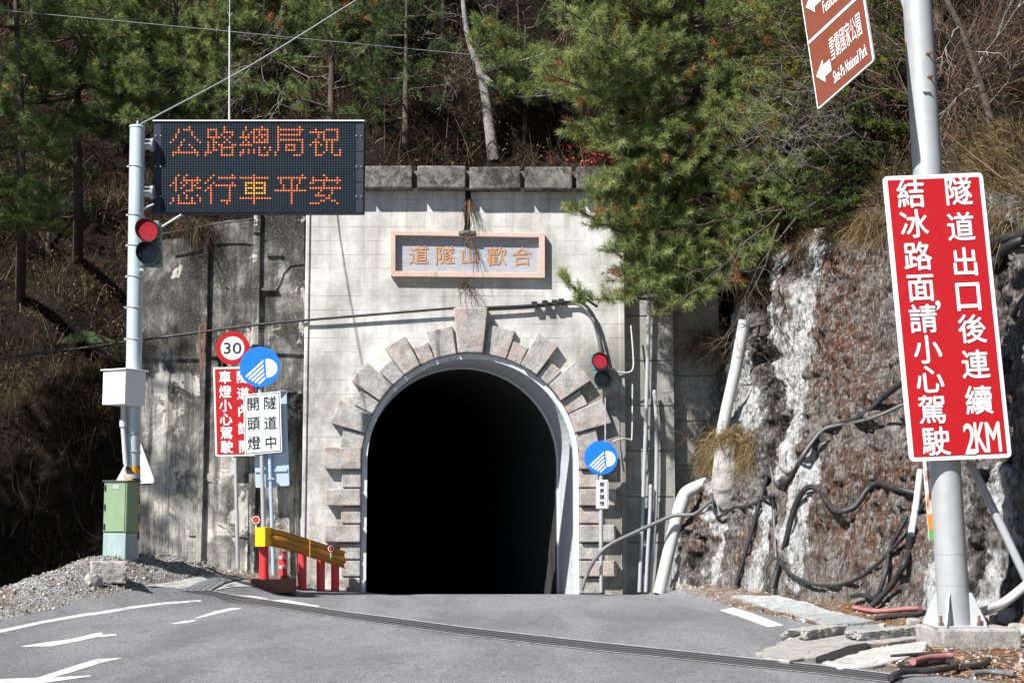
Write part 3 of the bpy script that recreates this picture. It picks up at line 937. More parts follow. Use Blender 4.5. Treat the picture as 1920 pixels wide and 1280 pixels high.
LIME = [([(1402, 500), (1398, 640), (1408, 790)], 34), ([(1550, 440), (1520, 560), (1485, 700), (1472, 880)], 40), ([(1470, 480), (1462, 700), (1455, 830)], 20), ([(1520, 930), (1500, 1090)], 30), ([(1750, 960), (1760, 1140)], 34), ([(1372, 870), (1352, 960)], 26), ([(1860, 1050), (1845, 1140)], 36), ([(1890, 880), (1900, 1010)], 26), ([(1265, 1000), (1280, 1110)], 24), ([(1360, 990), (1340, 1110)], 18), ([(1440, 960), (1420, 1100)], 22), ([(1545, 850), (1530, 930)], 26)]
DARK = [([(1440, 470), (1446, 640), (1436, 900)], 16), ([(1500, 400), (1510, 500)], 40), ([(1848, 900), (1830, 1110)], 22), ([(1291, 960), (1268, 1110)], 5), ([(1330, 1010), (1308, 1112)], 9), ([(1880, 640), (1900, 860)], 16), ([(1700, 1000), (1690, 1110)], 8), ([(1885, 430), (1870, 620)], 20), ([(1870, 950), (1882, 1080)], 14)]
RUST = [([(1600, 930), (1620, 980)], 150), ([(1690, 890), (1680, 1060)], 70), ([(1325, 950), (1330, 990)], 60), ([(1600, 420), (1560, 560), (1600, 720)], 110), ([(1450, 1000), (1400, 1040)], 40), ([(1890, 700), (1900, 860)], 40)]
NU, NV = 860, 250
us = np.concatenate([np.linspace(0, 6.3, 790), np.linspace(6.35, len(RB) - 1.001, NU - 790)])
A_, B_, N_ = [], [], []
vv = np.linspace(-0.06, 1.0, NV + 1)
for u in us:
    b = lerp_path(RB, u); h = lerp_path(RH, u)
    tng = (lerp_path(RB, min(u + 0.3, len(RB) - 1.01)) - lerp_path(RB, max(0, u - 0.3))); tng.z = 0; tng.normalize()
    nrm = Vector((tng.y, -tng.x, 0))            # towards the road
    if nrm.x > 0: nrm = -nrm
    lean = 0.30 - 0.05 * sst(u - 3)
    A_.append(b); N_.append(nrm); B_.append((h, lean))
A_ = np.array([tuple(q) for q in A_]); N_ = np.array([tuple(q) for q in N_]); B_ = np.array(B_)
hz = B_[:, :1] * vv[None, :]                     # height above the base
PT = A_[:, None, :] + hz[:, :, None] * np.array([0, 0, 1.0]) - N_[:, None, :] * (B_[:, 1:2] * hz)[:, :, None]
seg = np.concatenate([[0], np.cumsum(np.linalg.norm(np.diff(A_, axis=0), axis=1))])
ql = np.repeat(seg[:, None], NV + 1, 1)          # metres along the wall
def nproj(p):
    d = p - np.array([0, 0, CAMZ]); s, c = math.sin(TH), math.cos(TH)
    fw = d[..., 1] * c + d[..., 2] * s
    return 960 + F * d[..., 0] / fw, 640 - F * (-d[..., 1] * s + d[..., 2] * c) / fw
px, py = nproj(PT)
wob = 14 * fbm(ql * 1.5, hz * 1.5, 3, 5)
px = px + wob
mx = lambda LST: np.max([band(px, py, l, w_) for l, w_ in LST], axis=0)
LIME = [(l, w_ * 0.8) for l, w_ in LIME]
L, Dk, Rs = mx(LIME), mx(DARK), mx(RUST)
Lk = np.minimum(1, L * 2)
dsp = 0.27 * fbm(ql * 0.5, hz * 0.24, 4, 1) + 0.16 * fbm(ql * 1.9, hz * 0.42, 4, 11)
rid = 1 - np.abs(fbm(ql * 1.3, hz * 0.8, 4, 21))
dsp += 0.17 * (rid - 0.7)
w1, r1 = worley(ql * 4.2, hz * 3.0, 3)
dsp += (1 - 0.75 * Lk) * 0.075 * np.sqrt(np.maximum(0, 1 - (w1 * 1.75) ** 2)) * (r1 > 0.42) * (0.4 + r1)
w2, r2 = worley(ql * 9.5 + 4, hz * 6.0, 8)
dsp += (1 - 0.7 * Lk) * 0.05 * np.sqrt(np.maximum(0, 1 - (w2 * 1.7) ** 2)) * (r2 > 0.3)
dsp += 0.055 * fbm(ql * 6, hz * 3.2, 5, 31, 0.62) * (1 - 0.4 * Lk)
dsp += 0.05 * Lk + 0.05 * Lk * fbm(ql * 7, hz * 0.8, 3, 41)
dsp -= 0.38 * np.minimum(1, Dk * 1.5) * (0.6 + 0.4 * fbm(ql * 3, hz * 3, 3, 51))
fade = np.clip((vv + 0.05) * 4, 0, 1); fade = fade * fade * (3 - 2 * fade)
dsp *= fade[None, :] * 0.7 + 0.3
PT = PT + N_[:, None, :] * dsp[:, :, None]
V = PT.reshape(-1, 3)
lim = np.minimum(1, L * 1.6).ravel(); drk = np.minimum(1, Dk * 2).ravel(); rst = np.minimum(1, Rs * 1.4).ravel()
n1 = NV + 1
i = (np.arange(len(us) - 1)[:, None] * n1 + np.arange(NV)[None, :]).ravel()
RF = np.stack([i, i + n1, i + n1 + 1, i + 1], 1)
ROCKV = np.array(V)
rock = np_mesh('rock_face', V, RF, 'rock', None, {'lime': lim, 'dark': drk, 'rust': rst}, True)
tag(rock, 'tall rough grey rock face streaked with white lime and rust beside the road', 'rock face', None, 'structure')
ROCKTOP = [Vector(V[k * n1 + NV]) for k in range(0, len(us), 12)]
BV_ROCK = BVHTree.FromPolygons([tuple(v) for v in V], [tuple(f) for f in RF.tolist()])
def RK(px, py, off=0.08, dflt=None):
    d = ray(px, py).normalized()
    h, nn, _, dist = BV_ROCK.ray_cast(Vector((0, 0, CAMZ)), d)
    g = G(px, py)
    if h is None or (g - Vector((0, 0, CAMZ))).length < dist:
        if dflt is not None: return P(px, py, dflt)
        return g + Vector((0, 0, off))
    if nn.dot(d) > 0: nn = -nn
    return h - d * off

# ------------------------------------------------------------------ wooded hillside
edge = [((-60, 6, -1.5), (-0.9, 0.5)), ((-32, 20, -1.2), (-0.7, 0.8)), ((-18, 28.5, -0.9), (-0.35, 1)), ((-12, 31.5, -0.6), (-0.2, 1)), ((-9.2, 32.3, -0.2), (-0.1, 1)), ((-8.0, 32.3, 0.6), (-0.05, 1)),
        ((-7.3, 32.0, 3.8), (0, 1)), ((-6.5, 31.9, 5.9), (0, 1)), ((-5.0, 31.9, 6.6), (0, 1)), ((-4.0, 31.6, 7.9), (0, 1)), ((-2, 31.6, 8.25), (0, 1)), ((0, 31.6, 8.2), (0, 1)), ((2.1, 31.6, 7.9), (0.1, 1)), ((2.5, 31.9, 6.2), (0.1, 1)), ((3.8, 32.3, 4.8), (0.2, 1)), ((4.8, 32.4, 5.0), (0.35, 1))]
for k, p in enumerate(ROCKTOP):
    if k % 4 == 1: edge.append(((p.x, p.y, p.z - 0.35), (0.9, 0.55) if p.y < 27 else (0.6, 0.9)))
eu = []
for k in range(len(edge) - 1):
    (a, da), (b, db) = edge[k], edge[k + 1]
    L = (Vector(a) - Vector(b)).length
    n = max(1, min(14, int(L / 0.45)))
    for j in range(n):
        f = j / n
        eu.append((Vector(a).lerp(Vector(b), f), Vector((da[0] + (db[0] - da[0]) * f, da[1] + (db[1] - da[1]) * f, 0)).normalized()))
eu.append((Vector(edge[-1][0]), Vector((*edge[-1][1], 0)).normalized()))
ss = np.concatenate([[-1.0], np.linspace(0, 16, 48), np.linspace(17.5, 62, 14)])
V = []
for p, d in eu:
    for s in ss:
        fade = min(1, s / 1.2)
        if s < 0:
            V.append(Vector((p.x, p.y, min(p.z - 0.3, 5.7 if -4.2 < p.x < 2.3 else -1.0)))); continue
        q = p + d * s * 0.62 + Vector((0, 0, s * 0.86))
        if p.z > 6 and p.x > -5 and p.x < 3.4:      # a small shelf behind the coping
            q = p + d * (s * 0.62 + 0.35 * fade) + Vector((0, 0, s * 0.86 - 0.25 * fade))
        a = Vector((q.x * 0.35, q.y * 0.35, q.z * 0.35))
        q = q + (-d * 0.55 + Vector((0, 0, 0.8))) * (fade * 0.9 * noise.fractal(a, 0.8, 2.1, 5))
        V.append(q)
n1 = len(ss)
i = (np.arange(len(eu) - 1)[:, None] * n1 + np.arange(n1 - 1)[None, :]).ravel()
HF = np.stack([i, i + n1, i + n1 + 1, i + 1], 1)
HV = np.array(V)
HFS = HF[(HF[:, 0] % n1) > 0]      # the slope itself, without the drop behind the walls
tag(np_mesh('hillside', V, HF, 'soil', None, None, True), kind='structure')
BV_HILL = BVHTree.FromPolygons([tuple(v) for v in V], [tuple(f) for f in HF.tolist()])
def HL(px, py, back=0.0, dflt=36):
    d = ray(px, py).normalized()
    h, nn, _, dist = BV_HILL.ray_cast(Vector((0, 0, CAMZ)), d)
    if h is None: return P(px, py, dflt)
    return h - d * back
# ================================================================== OBJECTS
# ------------------------------------------------------------------ tall pole with the message board
YB = 26.7
pb = P(246, 1036, YB); pt = P(258, 240, YB)
t = thing('sign_pole', 'tall pale blue steel pole carrying the black message board', 'pole', pb)
MB().tube([pb - Z1 * 0.4, pt], 0.138, 24).build('shaft', 'pale_pole', t)
mb = MB()
mb.tube([pt - Z1 * 0.001, pt + Z1 * 0.03, pt + Z1 * 0.06], [0.15, 0.15, 0.05], 20).tube([pt + Z1 * 0.05, pt + Z1 * 0.13], 0.02, 8)
mb.build('cap', 'pale_pole', t)
def on_pole(py):
    z = P(250, py, YB).z
    return pb.lerp(pt, (z - pb.z) / (pt.z - pb.z))
for py in (313, 404, 461, 519, 577, 636, 812, 846):
    c = on_pole(py)
    mb = MB(); tilt = Matrix.Rotation(0.12, 3, 'Y')
    ring = [c + tilt @ Vector((0.144 * math.cos(a), 0.144 * math.sin(a), 0)) for a in np.linspace(0, 2 * math.pi, 29)]
    mb.tube(ring, 0.012, 6)
    mb.box(c + Vector((-0.15, -0.03, 0.0)), (0.05, 0.04, 0.03))
    mb.build('strap', 'galv', t)
MB().tube([on_pole(1010), on_pole(874)], 0.141, 24).build('hazard_band', 'hazard', t)
mb = MB(); a, b = on_pole(889), on_pole(897); mb.tube([a, b], 0.146, 24); mb.build('clamp_band', 'galv', t)
for py in (272, 361):
    c = on_pole(py); e = P(284, py, YB + 0.12)
    mb = MB()
    mb.box((c + e) / 2 + Vector((0.02, 0, -0.02)), (e.x - c.x, 0.12, 0.13))
    mb.tube([e - X1 * 0.03, e + X1 * 0.05], 0.13, 16)
    mb.box((c + e) / 2 + Vector((0.0, -0.09, 0.0)), (e.x - c.x, 0.05, 0.02))
    mb.box((c + e) / 2 + Vector((0.0, 0.0, 0.08)), (e.x - c.x, 0.2, 0.02))
    mb.build('board_bracket', 'galv', t, 0.008)
mb = MB(); mb.tube([P(296, 430, YB + 0.05), P(340, 403, YB + 0.1)], 0.022, 8); mb.build('stay_rod', 'galv', t)
mb = MB(); mb.tube(spline([on_pole(395) + X1 * 0.1, P(272, 390, YB), P(288, 383, YB + 0.05)], 5), 0.02, 8); mb.build('cable_lead', 'pvc', t)

# message board
Yf = 26.9
tl, br = P(287, 226, Yf), P(682, 398, Yf)
tr, bl = P(682, 226, Yf), P(284.5, 398, Yf)
uB = (tr - tl).normalized(); vB = (tl - bl).normalized()
bw_, bh_ = (tr - tl).length, (tl - bl).length
cB = (tl + tr + bl + br) / 4
t = thing('message_board', 'wide black electronic message board lit with two rows of amber characters', 'message board', cB - Z1 * bh_ / 2)
mb = MB(); mb.box(cB + Vector((0, 0.15, 0)), (bw_, 0.26, bh_)); mb.build('case', 'board_case', t, 0.008)
px_u = bw_ / 396.0
def bp(px, py, off=0.0):
    return P(px, py, Yf + 0.018 - off)
mb = MB()
mb.prism([bp(301.5, 226.5), bp(667.5, 226.5), bp(667, 397), bp(301, 397)], (0, 0.01, 0)); mb.build('display_panel', 'board_face', t)
mb = MB()
mb.prism([bp(286, 225, .03), bp(683, 225, .03), bp(683, 227, .03), bp(286, 227, .03)], (0, 0.3, 0)); mb.build('top_trim', 'box_white', t)
mb = MB()
for py in (283.4, 340.2):
    mb.prism([bp(286, py - .3, .008), bp(682, py - .3, .008), bp(682, py + .3, .008), bp(286, py + .3, .008)], (0, 0.005, 0))
for px in (382, 504, 585):
    mb.prism([bp(px - .3, 227, .008), bp(px + .3, 227, .008), bp(px + .3, 397, .008), bp(px - .3, 397, .008)], (0, 0.005, 0))
mb.build('panel_seam', 'black', t)
LED = {2: [10, 23, 31, 37, 43, 51], 3: [6, 8, 9, 10, 17, 18, 19, 20, 23, 31, 34, 35, 36, 37, 38, 39] + list(range(43, 53)) + [57, 61, 62, 63, 64, 65],
       4: [6, 11, 17, 20, 23, 24, 25, 26, 30, 33, 34, 36, 39, 43, 51, 55, 56, 57, 58, 59, 60, 65], 5: [5, 11, 17, 20, 22, 26, 30, 32, 34, 36, 37, 38, 39] + list(range(43, 52)) + [58, 60, 65],
       6: [5, 12, 17, 18, 19, 20, 21, 23, 25, 29, 30, 31, 32, 34, 35, 37, 39, 43, 58, 60, 65], 7: [4, 8, 13, 19, 24, 31, 34, 36, 38, 39] + list(range(43, 53)) + [57, 60, 61, 62, 63, 64, 65],
       8: [3, 7, 14, 17, 19, 20, 23, 25, 30, 32, 34, 35, 36, 37, 38, 39, 43, 52, 56, 57, 58, 61, 63], 9: [7, 10, 17, 19, 21, 22, 26, 27, 29, 30, 31, 32, 33, 43, 46, 47, 48, 49, 52, 55, 57, 59, 61, 63],
       10: [6, 11, 17, 19, 22, 23, 24, 25, 26, 36, 38, 40, 43, 46, 49, 52, 57, 61, 63], 11: [6, 12, 17, 19, 20, 22, 26, 30, 32, 34, 36, 40, 43, 46, 47, 48, 49, 52, 57, 61, 63, 66],
       12: list(range(4, 14)) + [16, 17, 18, 22, 26, 29, 30, 32, 34, 36, 39, 42, 52, 57, 60, 63, 66], 13: [4, 13, 16, 22, 23, 24, 25, 26, 29, 36, 37, 38, 39, 42, 49, 50, 51, 57, 58, 59, 64, 65, 66],
       21: [6, 9, 19, 26, 34, 52, 60], 22: [5, 8, 13, 18] + list(range(21, 28)) + list(range(29, 40)) + list(range(43, 54)) + [56, 61, 65],
       23: [5, 8, 9, 10, 11, 12, 13, 14, 17, 34, 44, 48, 51] + list(range(56, 67)), 24: [4, 5, 7, 9, 11, 13, 16, 19, 26] + list(range(31, 39)) + [44, 48, 51, 55, 56, 60, 65],
       25: [3, 5, 8, 11, 12, 18] + list(range(20, 28)) + [31, 34, 38, 45, 48, 50, 60], 26: [5, 7, 11, 13, 14, 17, 18, 25] + list(range(31, 39)) + [45, 48, 50] + list(range(55, 67)),
       27: [5, 9, 10, 11, 16, 18, 25, 31, 34, 38] + list(range(42, 54)) + [59, 63], 28: [8, 18, 25] + list(range(31, 39)) + [48, 58, 63], 29: [6, 9, 13, 18, 25, 34, 48, 57, 58, 59, 60, 62],
       30: [4, 6, 9, 11, 14, 18, 25] + list(range(29, 41)) + [48, 61, 62], 31: [4, 6, 11, 14, 18, 22, 23, 24, 25, 34, 48, 59, 60, 63, 64], 32: [3, 6, 7, 8, 9, 10, 11, 12, 18, 24, 34, 48, 55, 56, 57, 58, 65]}
dark, lit, bright = MB(), MB(), MB()
for r in range(36):
    for c in range(72):
        ctr = bp(304.7 + c * 5.045, 229.2 + r * 4.745, 0.014)
        on = c in LED.get(r, ())
        b = on and 24 <= r <= 28 and 31 <= c <= 38
        s = 0.0145 if on else 0.0125
        (bright if b else lit if on else dark).add([ctr + X1 * (s * i) + vB * (s * j) for i, j in ((-1, -1), (1, -1), (1, 1), (-1, 1))] , [(0, 1, 2, 3)])
dark.build('unlit_diodes', 'board_dot', t)['kind'] = 'stuff'
lit.build('amber_characters', 'led', t)['kind'] = 'stuff'
bright.build('bright_amber_character', 'led_bright', t)['kind'] = 'stuff'
mb = MB()
for px in (291.5, 301, 668, 677):
    for py in (254.5, 312, 368):
        mb = MB(); mb.disc(bp(px, py, 0.03), X1, vB, 0.011, n=8, off=(0, 0.02, 0)); mb.build('screw', 'galv', t)
t = thing('antenna_rod', 'thin white metal rod standing on top of the message board', 'antenna', P(430, 224, YB + 0.3))
a = P(430, 224, YB + 0.3); b = P(430.5, 50, YB + 0.3); c = P(431, -90, YB + 0.3)
MB().tube([a, b], 0.018, 8).build('rod', 'pvc', t)
MB().tube([b, c], 0.009, 6).tube([P(426, 22, YB + .3), P(430.6, 32, YB + .3), P(436, 24, YB + .3)], 0.006, 5).build('tip', 'pvc', t)

# ------------------------------------------------------------------ traffic signals
def signal(label, c1, c2, r, Y, hw):
    """c1 c2: pixel centres of the two lenses, r: lens radius in metres"""
    A, B = P(*c1, Y), P(*c2, Y)
    up = (A - B).normalized()
    mid = (A + B) / 2
    d = (A - B).length
    t = thing('traffic_signal', label, 'traffic light', mid - up * d)
    rt = X1
    R = Matrix(((1, 0, up.x), (0, 1, 0), (0, 0, up.z)))
    for c in (A, B):
        mb = MB(); mb.box(c + Vector((0, 0.13, 0)), (hw * 2, 0.2, d * 0.985), R)
        mb.build('housing', 'signal_teal', t, 0.02, 2)
    mb = MB(); mb.disc(A + Vector((0, 0.015, 0)), rt, up, r * 0.97, n=32); mb.build('red_lens', 'red_lens', t)
    mb = MB()
    n = 7
    for i in range(-n, n + 1):
        for j in range(-n, n + 1):
            x = (i + 0.5 * (j % 2)) * r / n; y = j * 0.87 * r / n
            if math.hypot(x, y) < r * 0.9:
                mb.disc(A + rt * x + up * y + Vector((0, 0.009, 0)), rt, up, r * 0.034, n=6)
    o = mb.build('lens_diodes', 'red_dot', t); o['kind'] = 'stuff'
    mb = MB(); mb.disc(B + Vector((0, 0.015, 0)), rt, up, r * 0.97, n=32); mb.build('dark_lens', 'dark_lens', t)
    for c in (A, B):
        # tunnel visor: a tube cut longer at the top
        n = 36; vs, fs = [], []
        for k in range(n):
            a = 2 * math.pi * k / n
            e = rt * math.cos(a) + up * math.sin(a)
            ln = 0.10 + 0.15 * (0.5 + 0.5 * math.sin(a))
            vs += [c + e * r * 1.02 + Vector((0, 0.03, 0)), c + e * r * 1.05 + Vector((0, -ln, 0)), c + e * r * 1.12 + Vector((0, -ln, 0)), c + e * r * 1.12 + Vector((0, 0.03, 0))]
        for k in range(n):
            j = (k + 1) % n
            for q in range(3): fs.append((k * 4 + q, k * 4 + q + 1, j * 4 + q + 1, j * 4 + q))
        MB().add(vs, fs, 0, False).build('visor', 'black', t)
    return t, mid, up
t, mid, up = signal('two-light traffic signal on the tall pole under the message board, red lit', (279, 434), (280.5, 477), 0.185, YB - 0.25, 0.19)
mb = MB(); mb.tube([P(262, 450, YB - 0.05), P(275, 450, YB - 0.05)], 0.03, 10).box(P(267, 506, YB - 0.1), (0.08, 0.1, 0.05)); mb.build('bracket', 'galv', t)
t, mid, up = signal('smaller two-light traffic signal on the portal wall right of the arch, red lit', (1125, 677.5), (1129.5, 711.5), 0.152, YP - 0.42, 0.165)
mb = MB(); mb.tube([P(1130, 690, YP - 0.2), P(1142, 690, YP + 0.05)], 0.03, 10); mb.build('bracket', 'galv', t)

# ------------------------------------------------------------------ white box and green cabinet
c = P(246, 728, YB - 0.05); th = math.radians(30)
R = Matrix.Rotation(-th, 3, 'Z') if False else Matrix.Rotation(-math.radians(29), 3, 'Z')
t = thing('control_box', 'white metal control box clamped round the tall pole', 'control box', c - Z1 * 0.32)
ctr = P(233, 728, YB - 0.28)
mb = MB(); mb.box(ctr, (0.53, 0.52, 0.60), R); mb.build('case', 'box_white', t, 0.012, 2)
mb = MB(); mb.box(ctr + Z1 * 0.315, (0.60, 0.59, 0.025), R); mb.build('lid', 'box_white', t, 0.005)
mb = MB(); mb.box(ctr + R @ Vector((0.262, 0.0, 0.0)), (0.012, 0.44, 0.52), R); mb.build('door', 'box_white', t, 0.004)
mb = MB(); mb.tube([P(231, 760, YB - .2), P(231, 800, YB - .2), P(236, 870, YB - .18)], 0.045, 12); mb.tube([P(231, 786, YB - .2), P(231, 800, YB - .2)], 0.065, 12); mb.build('conduit', 'pvc', t)

R = Matrix.Rotation(-math.radians(15), 3, 'Z')
base = P(222, 1040, YB - 0.35); h = P(222, 903, YB - 0.35).z - base.z
t = thing('roadside_cabinet', 'green steel utility cabinet with a bluish base on the gravel mound', 'cabinet', base)
ctr = base + Vector((0.0, 0.1, 0))
h0 = h * 0.30
mb = MB(); mb.box(ctr + Z1 * (h0 / 2 - 0.15), (0.44, 0.42, h0 + 0.3), R); mb.build('base', 'cabinet_base', t, 0.008)
mb = MB(); mb.box(ctr + Z1 * (h0 + (h - h0) / 2 + 0.01), (0.45, 0.43, h - h0), R); mb.build('body', 'cabinet_green', t, 0.01)
mb = MB(); mb.box(ctr + R @ Vector((0.012, -0.222, h0 + (h - h0) / 2 + 0.0)), (0.37, 0.014, (h - h0) * 0.94), R); mb.build('door', 'cabinet_green', t, 0.004)
mb = MB(); mb.box(ctr + Z1 * (h + 0.012), (0.50, 0.48, 0.03), R); mb.build('roof', 'steel_dark', t, 0.004)
mb = MB()
for f in (0.12, 0.5, 0.88): mb.box(ctr + R @ Vector((-0.19, -0.232, h0 + (h - h0) * f)), (0.02, 0.02, 0.11), R)
mb.build('hinge', 'black', t)
mb = MB(); mb.box(ctr + R @ Vector((0.02, -0.233, h * 0.93)), (0.12, 0.004, 0.07), R); mb.build('sticker', 'galv', t)

# triangular sign seen from behind
q = [P(258, 826, YB + 0.5), P(262, 826, YB + 0.5), P(289, 899, YB + 0.5), P(287, 905, YB + 0.5), P(219, 908, YB + 0.5), P(217, 902, YB + 0.5)]
t = thing('triangular_sign', 'triangular road sign seen from its bare back behind the tall pole', 'road sign', P(254, 1035, YB + 0.55))
MB().prism(q, (0, 0.012, 0)).build('plate', 'sign_white', t)
MB().tube([P(252, 1050, YB + 0.6), P(257, 830, YB + 0.6)], 0.035, 12).build('post', 'galv', t)
MB().box(P(256, 880, YB + 0.56), (0.3, 0.05, 0.05)).build('clamp', 'galv', t)

# ------------------------------------------------------------------ signs on posts
def frame(tl, tr, bl, Y, tilt=0.0):
    a, b, c = P(*tl, Y), P(*tr, Y + tilt), P(*bl, Y)
    return a, (b - a), (c - a)
def rounded(a, du, dv, r, n=4):
    """rounded parallelogram outline from corner a, edge vectors du dv, corner radius r in metres"""
    U, Vv = du.normalized(), dv.normalized()
    lu, lv = du.length, dv.length
    out = []
    for (cx_, cy_, a0) in ((r, r, math.pi), (lu - r, r, 1.5 * math.pi), (lu - r, lv - r, 0), (r, lv - r, 0.5 * math.pi)):
        for k in range(n + 1):
            t = a0 + 0.5 * math.pi * k / n
            out.append(a + U * (cx_ + r * math.cos(t)) + Vv * (cy_ + r * math.sin(t)))
    return out
def plate(t, name, a, du, dv, r, face, border, bw, th=0.012, back='galv', label=None, border2=None, inset2=0.0):
    """sign plate: body, border layer, field layer in front of it (facing the camera side)"""
    nrm = du.cross(dv).normalized()
    if nrm.y > 0: nrm = -nrm
    U, Vv = du.normalized(), dv.normalized()
    MBx = MB(); MBx.prism(rounded(a, du, dv, r), -nrm * th); o = MBx.build(name, border, t)
    if label: o['label'] = label
    b = inset2
    if border2:
        m2 = MB(); m2.add([p + nrm * 0.003 for p in rounded(a + U * b + Vv * b, du - U * 2 * b, dv - Vv * 2 * b, max(r - b, 0.01))], [tuple(range(20))]); m2.build('border_line', border2, t)
    b2 = b + bw
    m3 = MB(); m3.add([p + nrm * 0.006 for p in rounded(a + U * b2 + Vv * b2, du - U * 2 * b2, dv - Vv * 2 * b2, max(r - b2, 0.008))], [tuple(range(20))]); m3.build('sign_field', face, t)
    return nrm, U, -Vv
def chars(t, mat, Y, nrm, u, v, items, bold=0.02, off=0.01, tilt=None, fit=False):
    mb = MB()
    for ch, px, py, wpx, hpx in items:
        yy = Y if tilt is None else tilt(px)
        c = P(px, py, yy)
        s = (P(px + 1, py, yy) - c).length; s2 = (P(px, py + 1, yy) - c).length
        put_text(mb, ch, c + nrm * off, u, v, wpx * s, hpx * s2, bold, 0, fit or ch.isascii())
    o = mb.build('lettering', mat, t); return o

Y1 = 31.05
t = thing('speed_sign', 'speed limit 30 sign above a red board with white characters, on one thin post', 'road sign', P(442, 1058, Y1 + .1))
MB().tube([P(446, 1066, Y1 + .06), P(437, 640, Y1 + .06)], 0.040, 14).build('post', 'galv', t)
a, du, dv = frame((399.5, 688.5), (480, 687.5), (404, 855), Y1)
nrm, u, v = plate(t, 'red_board', a, du, dv, 0.03, 'sign_red', 'sign_white', 0.035)
col = [('\u8eca', 422, 707.5), ('\u71c8', 422.5, 734.5), ('\u5c0f', 423, 760.5), ('\u5fc3', 424, 786), ('\u99d5', 425, 811.5), ('\u99db', 425.5, 838)]
col2 = [('\u96a7', 455, 707), ('\u9053', 456, 738), ('\u5167', 457, 770), ('\u8acb', 458, 803), ('\u958b', 459, 837)]
chars(t, 'sign_white', Y1, nrm, u, v, [(c, x, y, 22, 23) for c, x, y in col] + [(c, x, y, 22, 23) for c, x, y in col2], 0.025)
c = P(436, 652.5, Y1 - 0.01); rr = (P(467.5, 652, Y1) - P(436, 652, Y1)).x
mb = MB(); mb.disc(c, X1, Z1, rr, n=48, off=(0, 0.012, 0)); o = mb.build('speed_disc', 'sign_red', t)
mb = MB(); mb.disc(c - Vector((0, 0.004, 0)), X1, Z1, rr * 0.70, n=48); mb.build('disc_field', 'sign_white', t)
mb = MB(); put_text(mb, '30', c - Vector((0, 0.008, 0)), X1, Z1, rr * 1.05, rr * 0.66, 0.012, 0, True); mb.build('lettering', 'sign_black', t)

Y2 = 30.8
t = thing('headlight_sign', 'blue round headlight sign over a white board with black characters, beside the yellow guardrail', 'road sign', P(496, 1085, Y2))
MB().tube([P(496.5, 1085, Y2 + .06), P(487, 700, Y2 + .06)], 0.045, 14).build('post', 'galv', t)
a, du, dv = frame((456, 739.5), (525.5, 733), (459, 853.5), Y2)
nrm, u, v = plate(t, 'white_board', a, du, dv, 0.035, 'sign_white', 'sign_white', 0.016, border2='sign_black', inset2=0.022)
chars(t, 'sign_black', Y2, nrm, u, v, [('\u958b', 474.5, 757.5, 23, 25), ('\u982d', 475.5, 794, 23, 25), ('\u71c8', 476.5, 830.5, 23, 25), ('\u96a7', 506, 755.5, 23, 25), ('\u9053', 507, 793, 23, 25), ('\u4e2d', 508, 829.5, 22, 25)], 0.012)
def headlight_disc(t, cpx, rpx, Y):
    c = P(*cpx, Y); r = (P(cpx[0] + rpx, cpx[1], Y) - c).x
    F_ = Vector((0, -0.005, 0))
    mb = MB(); mb.disc(c, X1, Z1, r, n=56, off=(0, 0.012, 0)); mb.build('blue_disc', 'sign_blue', t)
    def q(x, y): return c + F_ + X1 * (x * r) + Z1 * (y * r)
    mb = MB()
    # lamp body: a D with its flat side to the left
    out = [q(0.26, 0.38)] + [q(0.34 + 0.52 * math.sin(k / 18 * math.pi), -0.07 + 0.47 * math.cos(k / 18 * math.pi)) for k in range(19)] + [q(0.33, -0.53)]
    mb.add(out, [tuple(range(len(out)))])
    # five slanted beams
    for k, (x1, y1, ln) in enumerate(((0.16, 0.28, 1.14), (0.18, 0.06, 0.98), (0.20, -0.15, 0.80), (0.22, -0.36, 0.62), (0.27, -0.55, 0.44))):
        d = Vector((-0.735, -0.68)); n_ = Vector((-0.68, 0.735)) * 0.05
        e = (x1 + d.x * ln, y1 + d.y * ln)
        mb.add([q(x1, y1 + 0.07), q(x1, y1 - 0.055), q(e[0] - n_[0], e[1] - n_[1]), q(e[0] + n_[0], e[1] + n_[1])], [(0, 1, 2, 3)])
    mb.build('headlight_symbol', 'sign_white', t)
headlight_disc(t, (487.5, 687.5), 38, Y2 - 0.02)
Y3 = 30.98
t = thing('reversed_sign', 'bluish grey back of a rectangular sign on a post behind the white headlight board', 'road sign', P(511, 1078, Y3))
a, du, dv = frame((474, 736), (537, 732), (479, 914), Y3)
MB().prism(rounded(a, du, dv, 0.03), (0, 0.012, 0)).build('plate', 'blue_back', t)
mb = MB()
for py in (770, 880): mb.prism([P(478, py, Y3 - .03), P(538, py - 2, Y3 - .03), P(538, py + 3, Y3 - .03), P(478, py + 5, Y3 - .03)], (0, 0.028, 0))
mb.build('rib', 'blue_back', t)
MB().tube([P(513, 1080, Y3 - .07), P(502, 732, Y3 - .07)], 0.038, 14).build('post', 'blue_back', t)
MB().box(P(508, 897, Y3 - .1), (0.14, 0.05, 0.04)).build('clamp', 'galv', t)

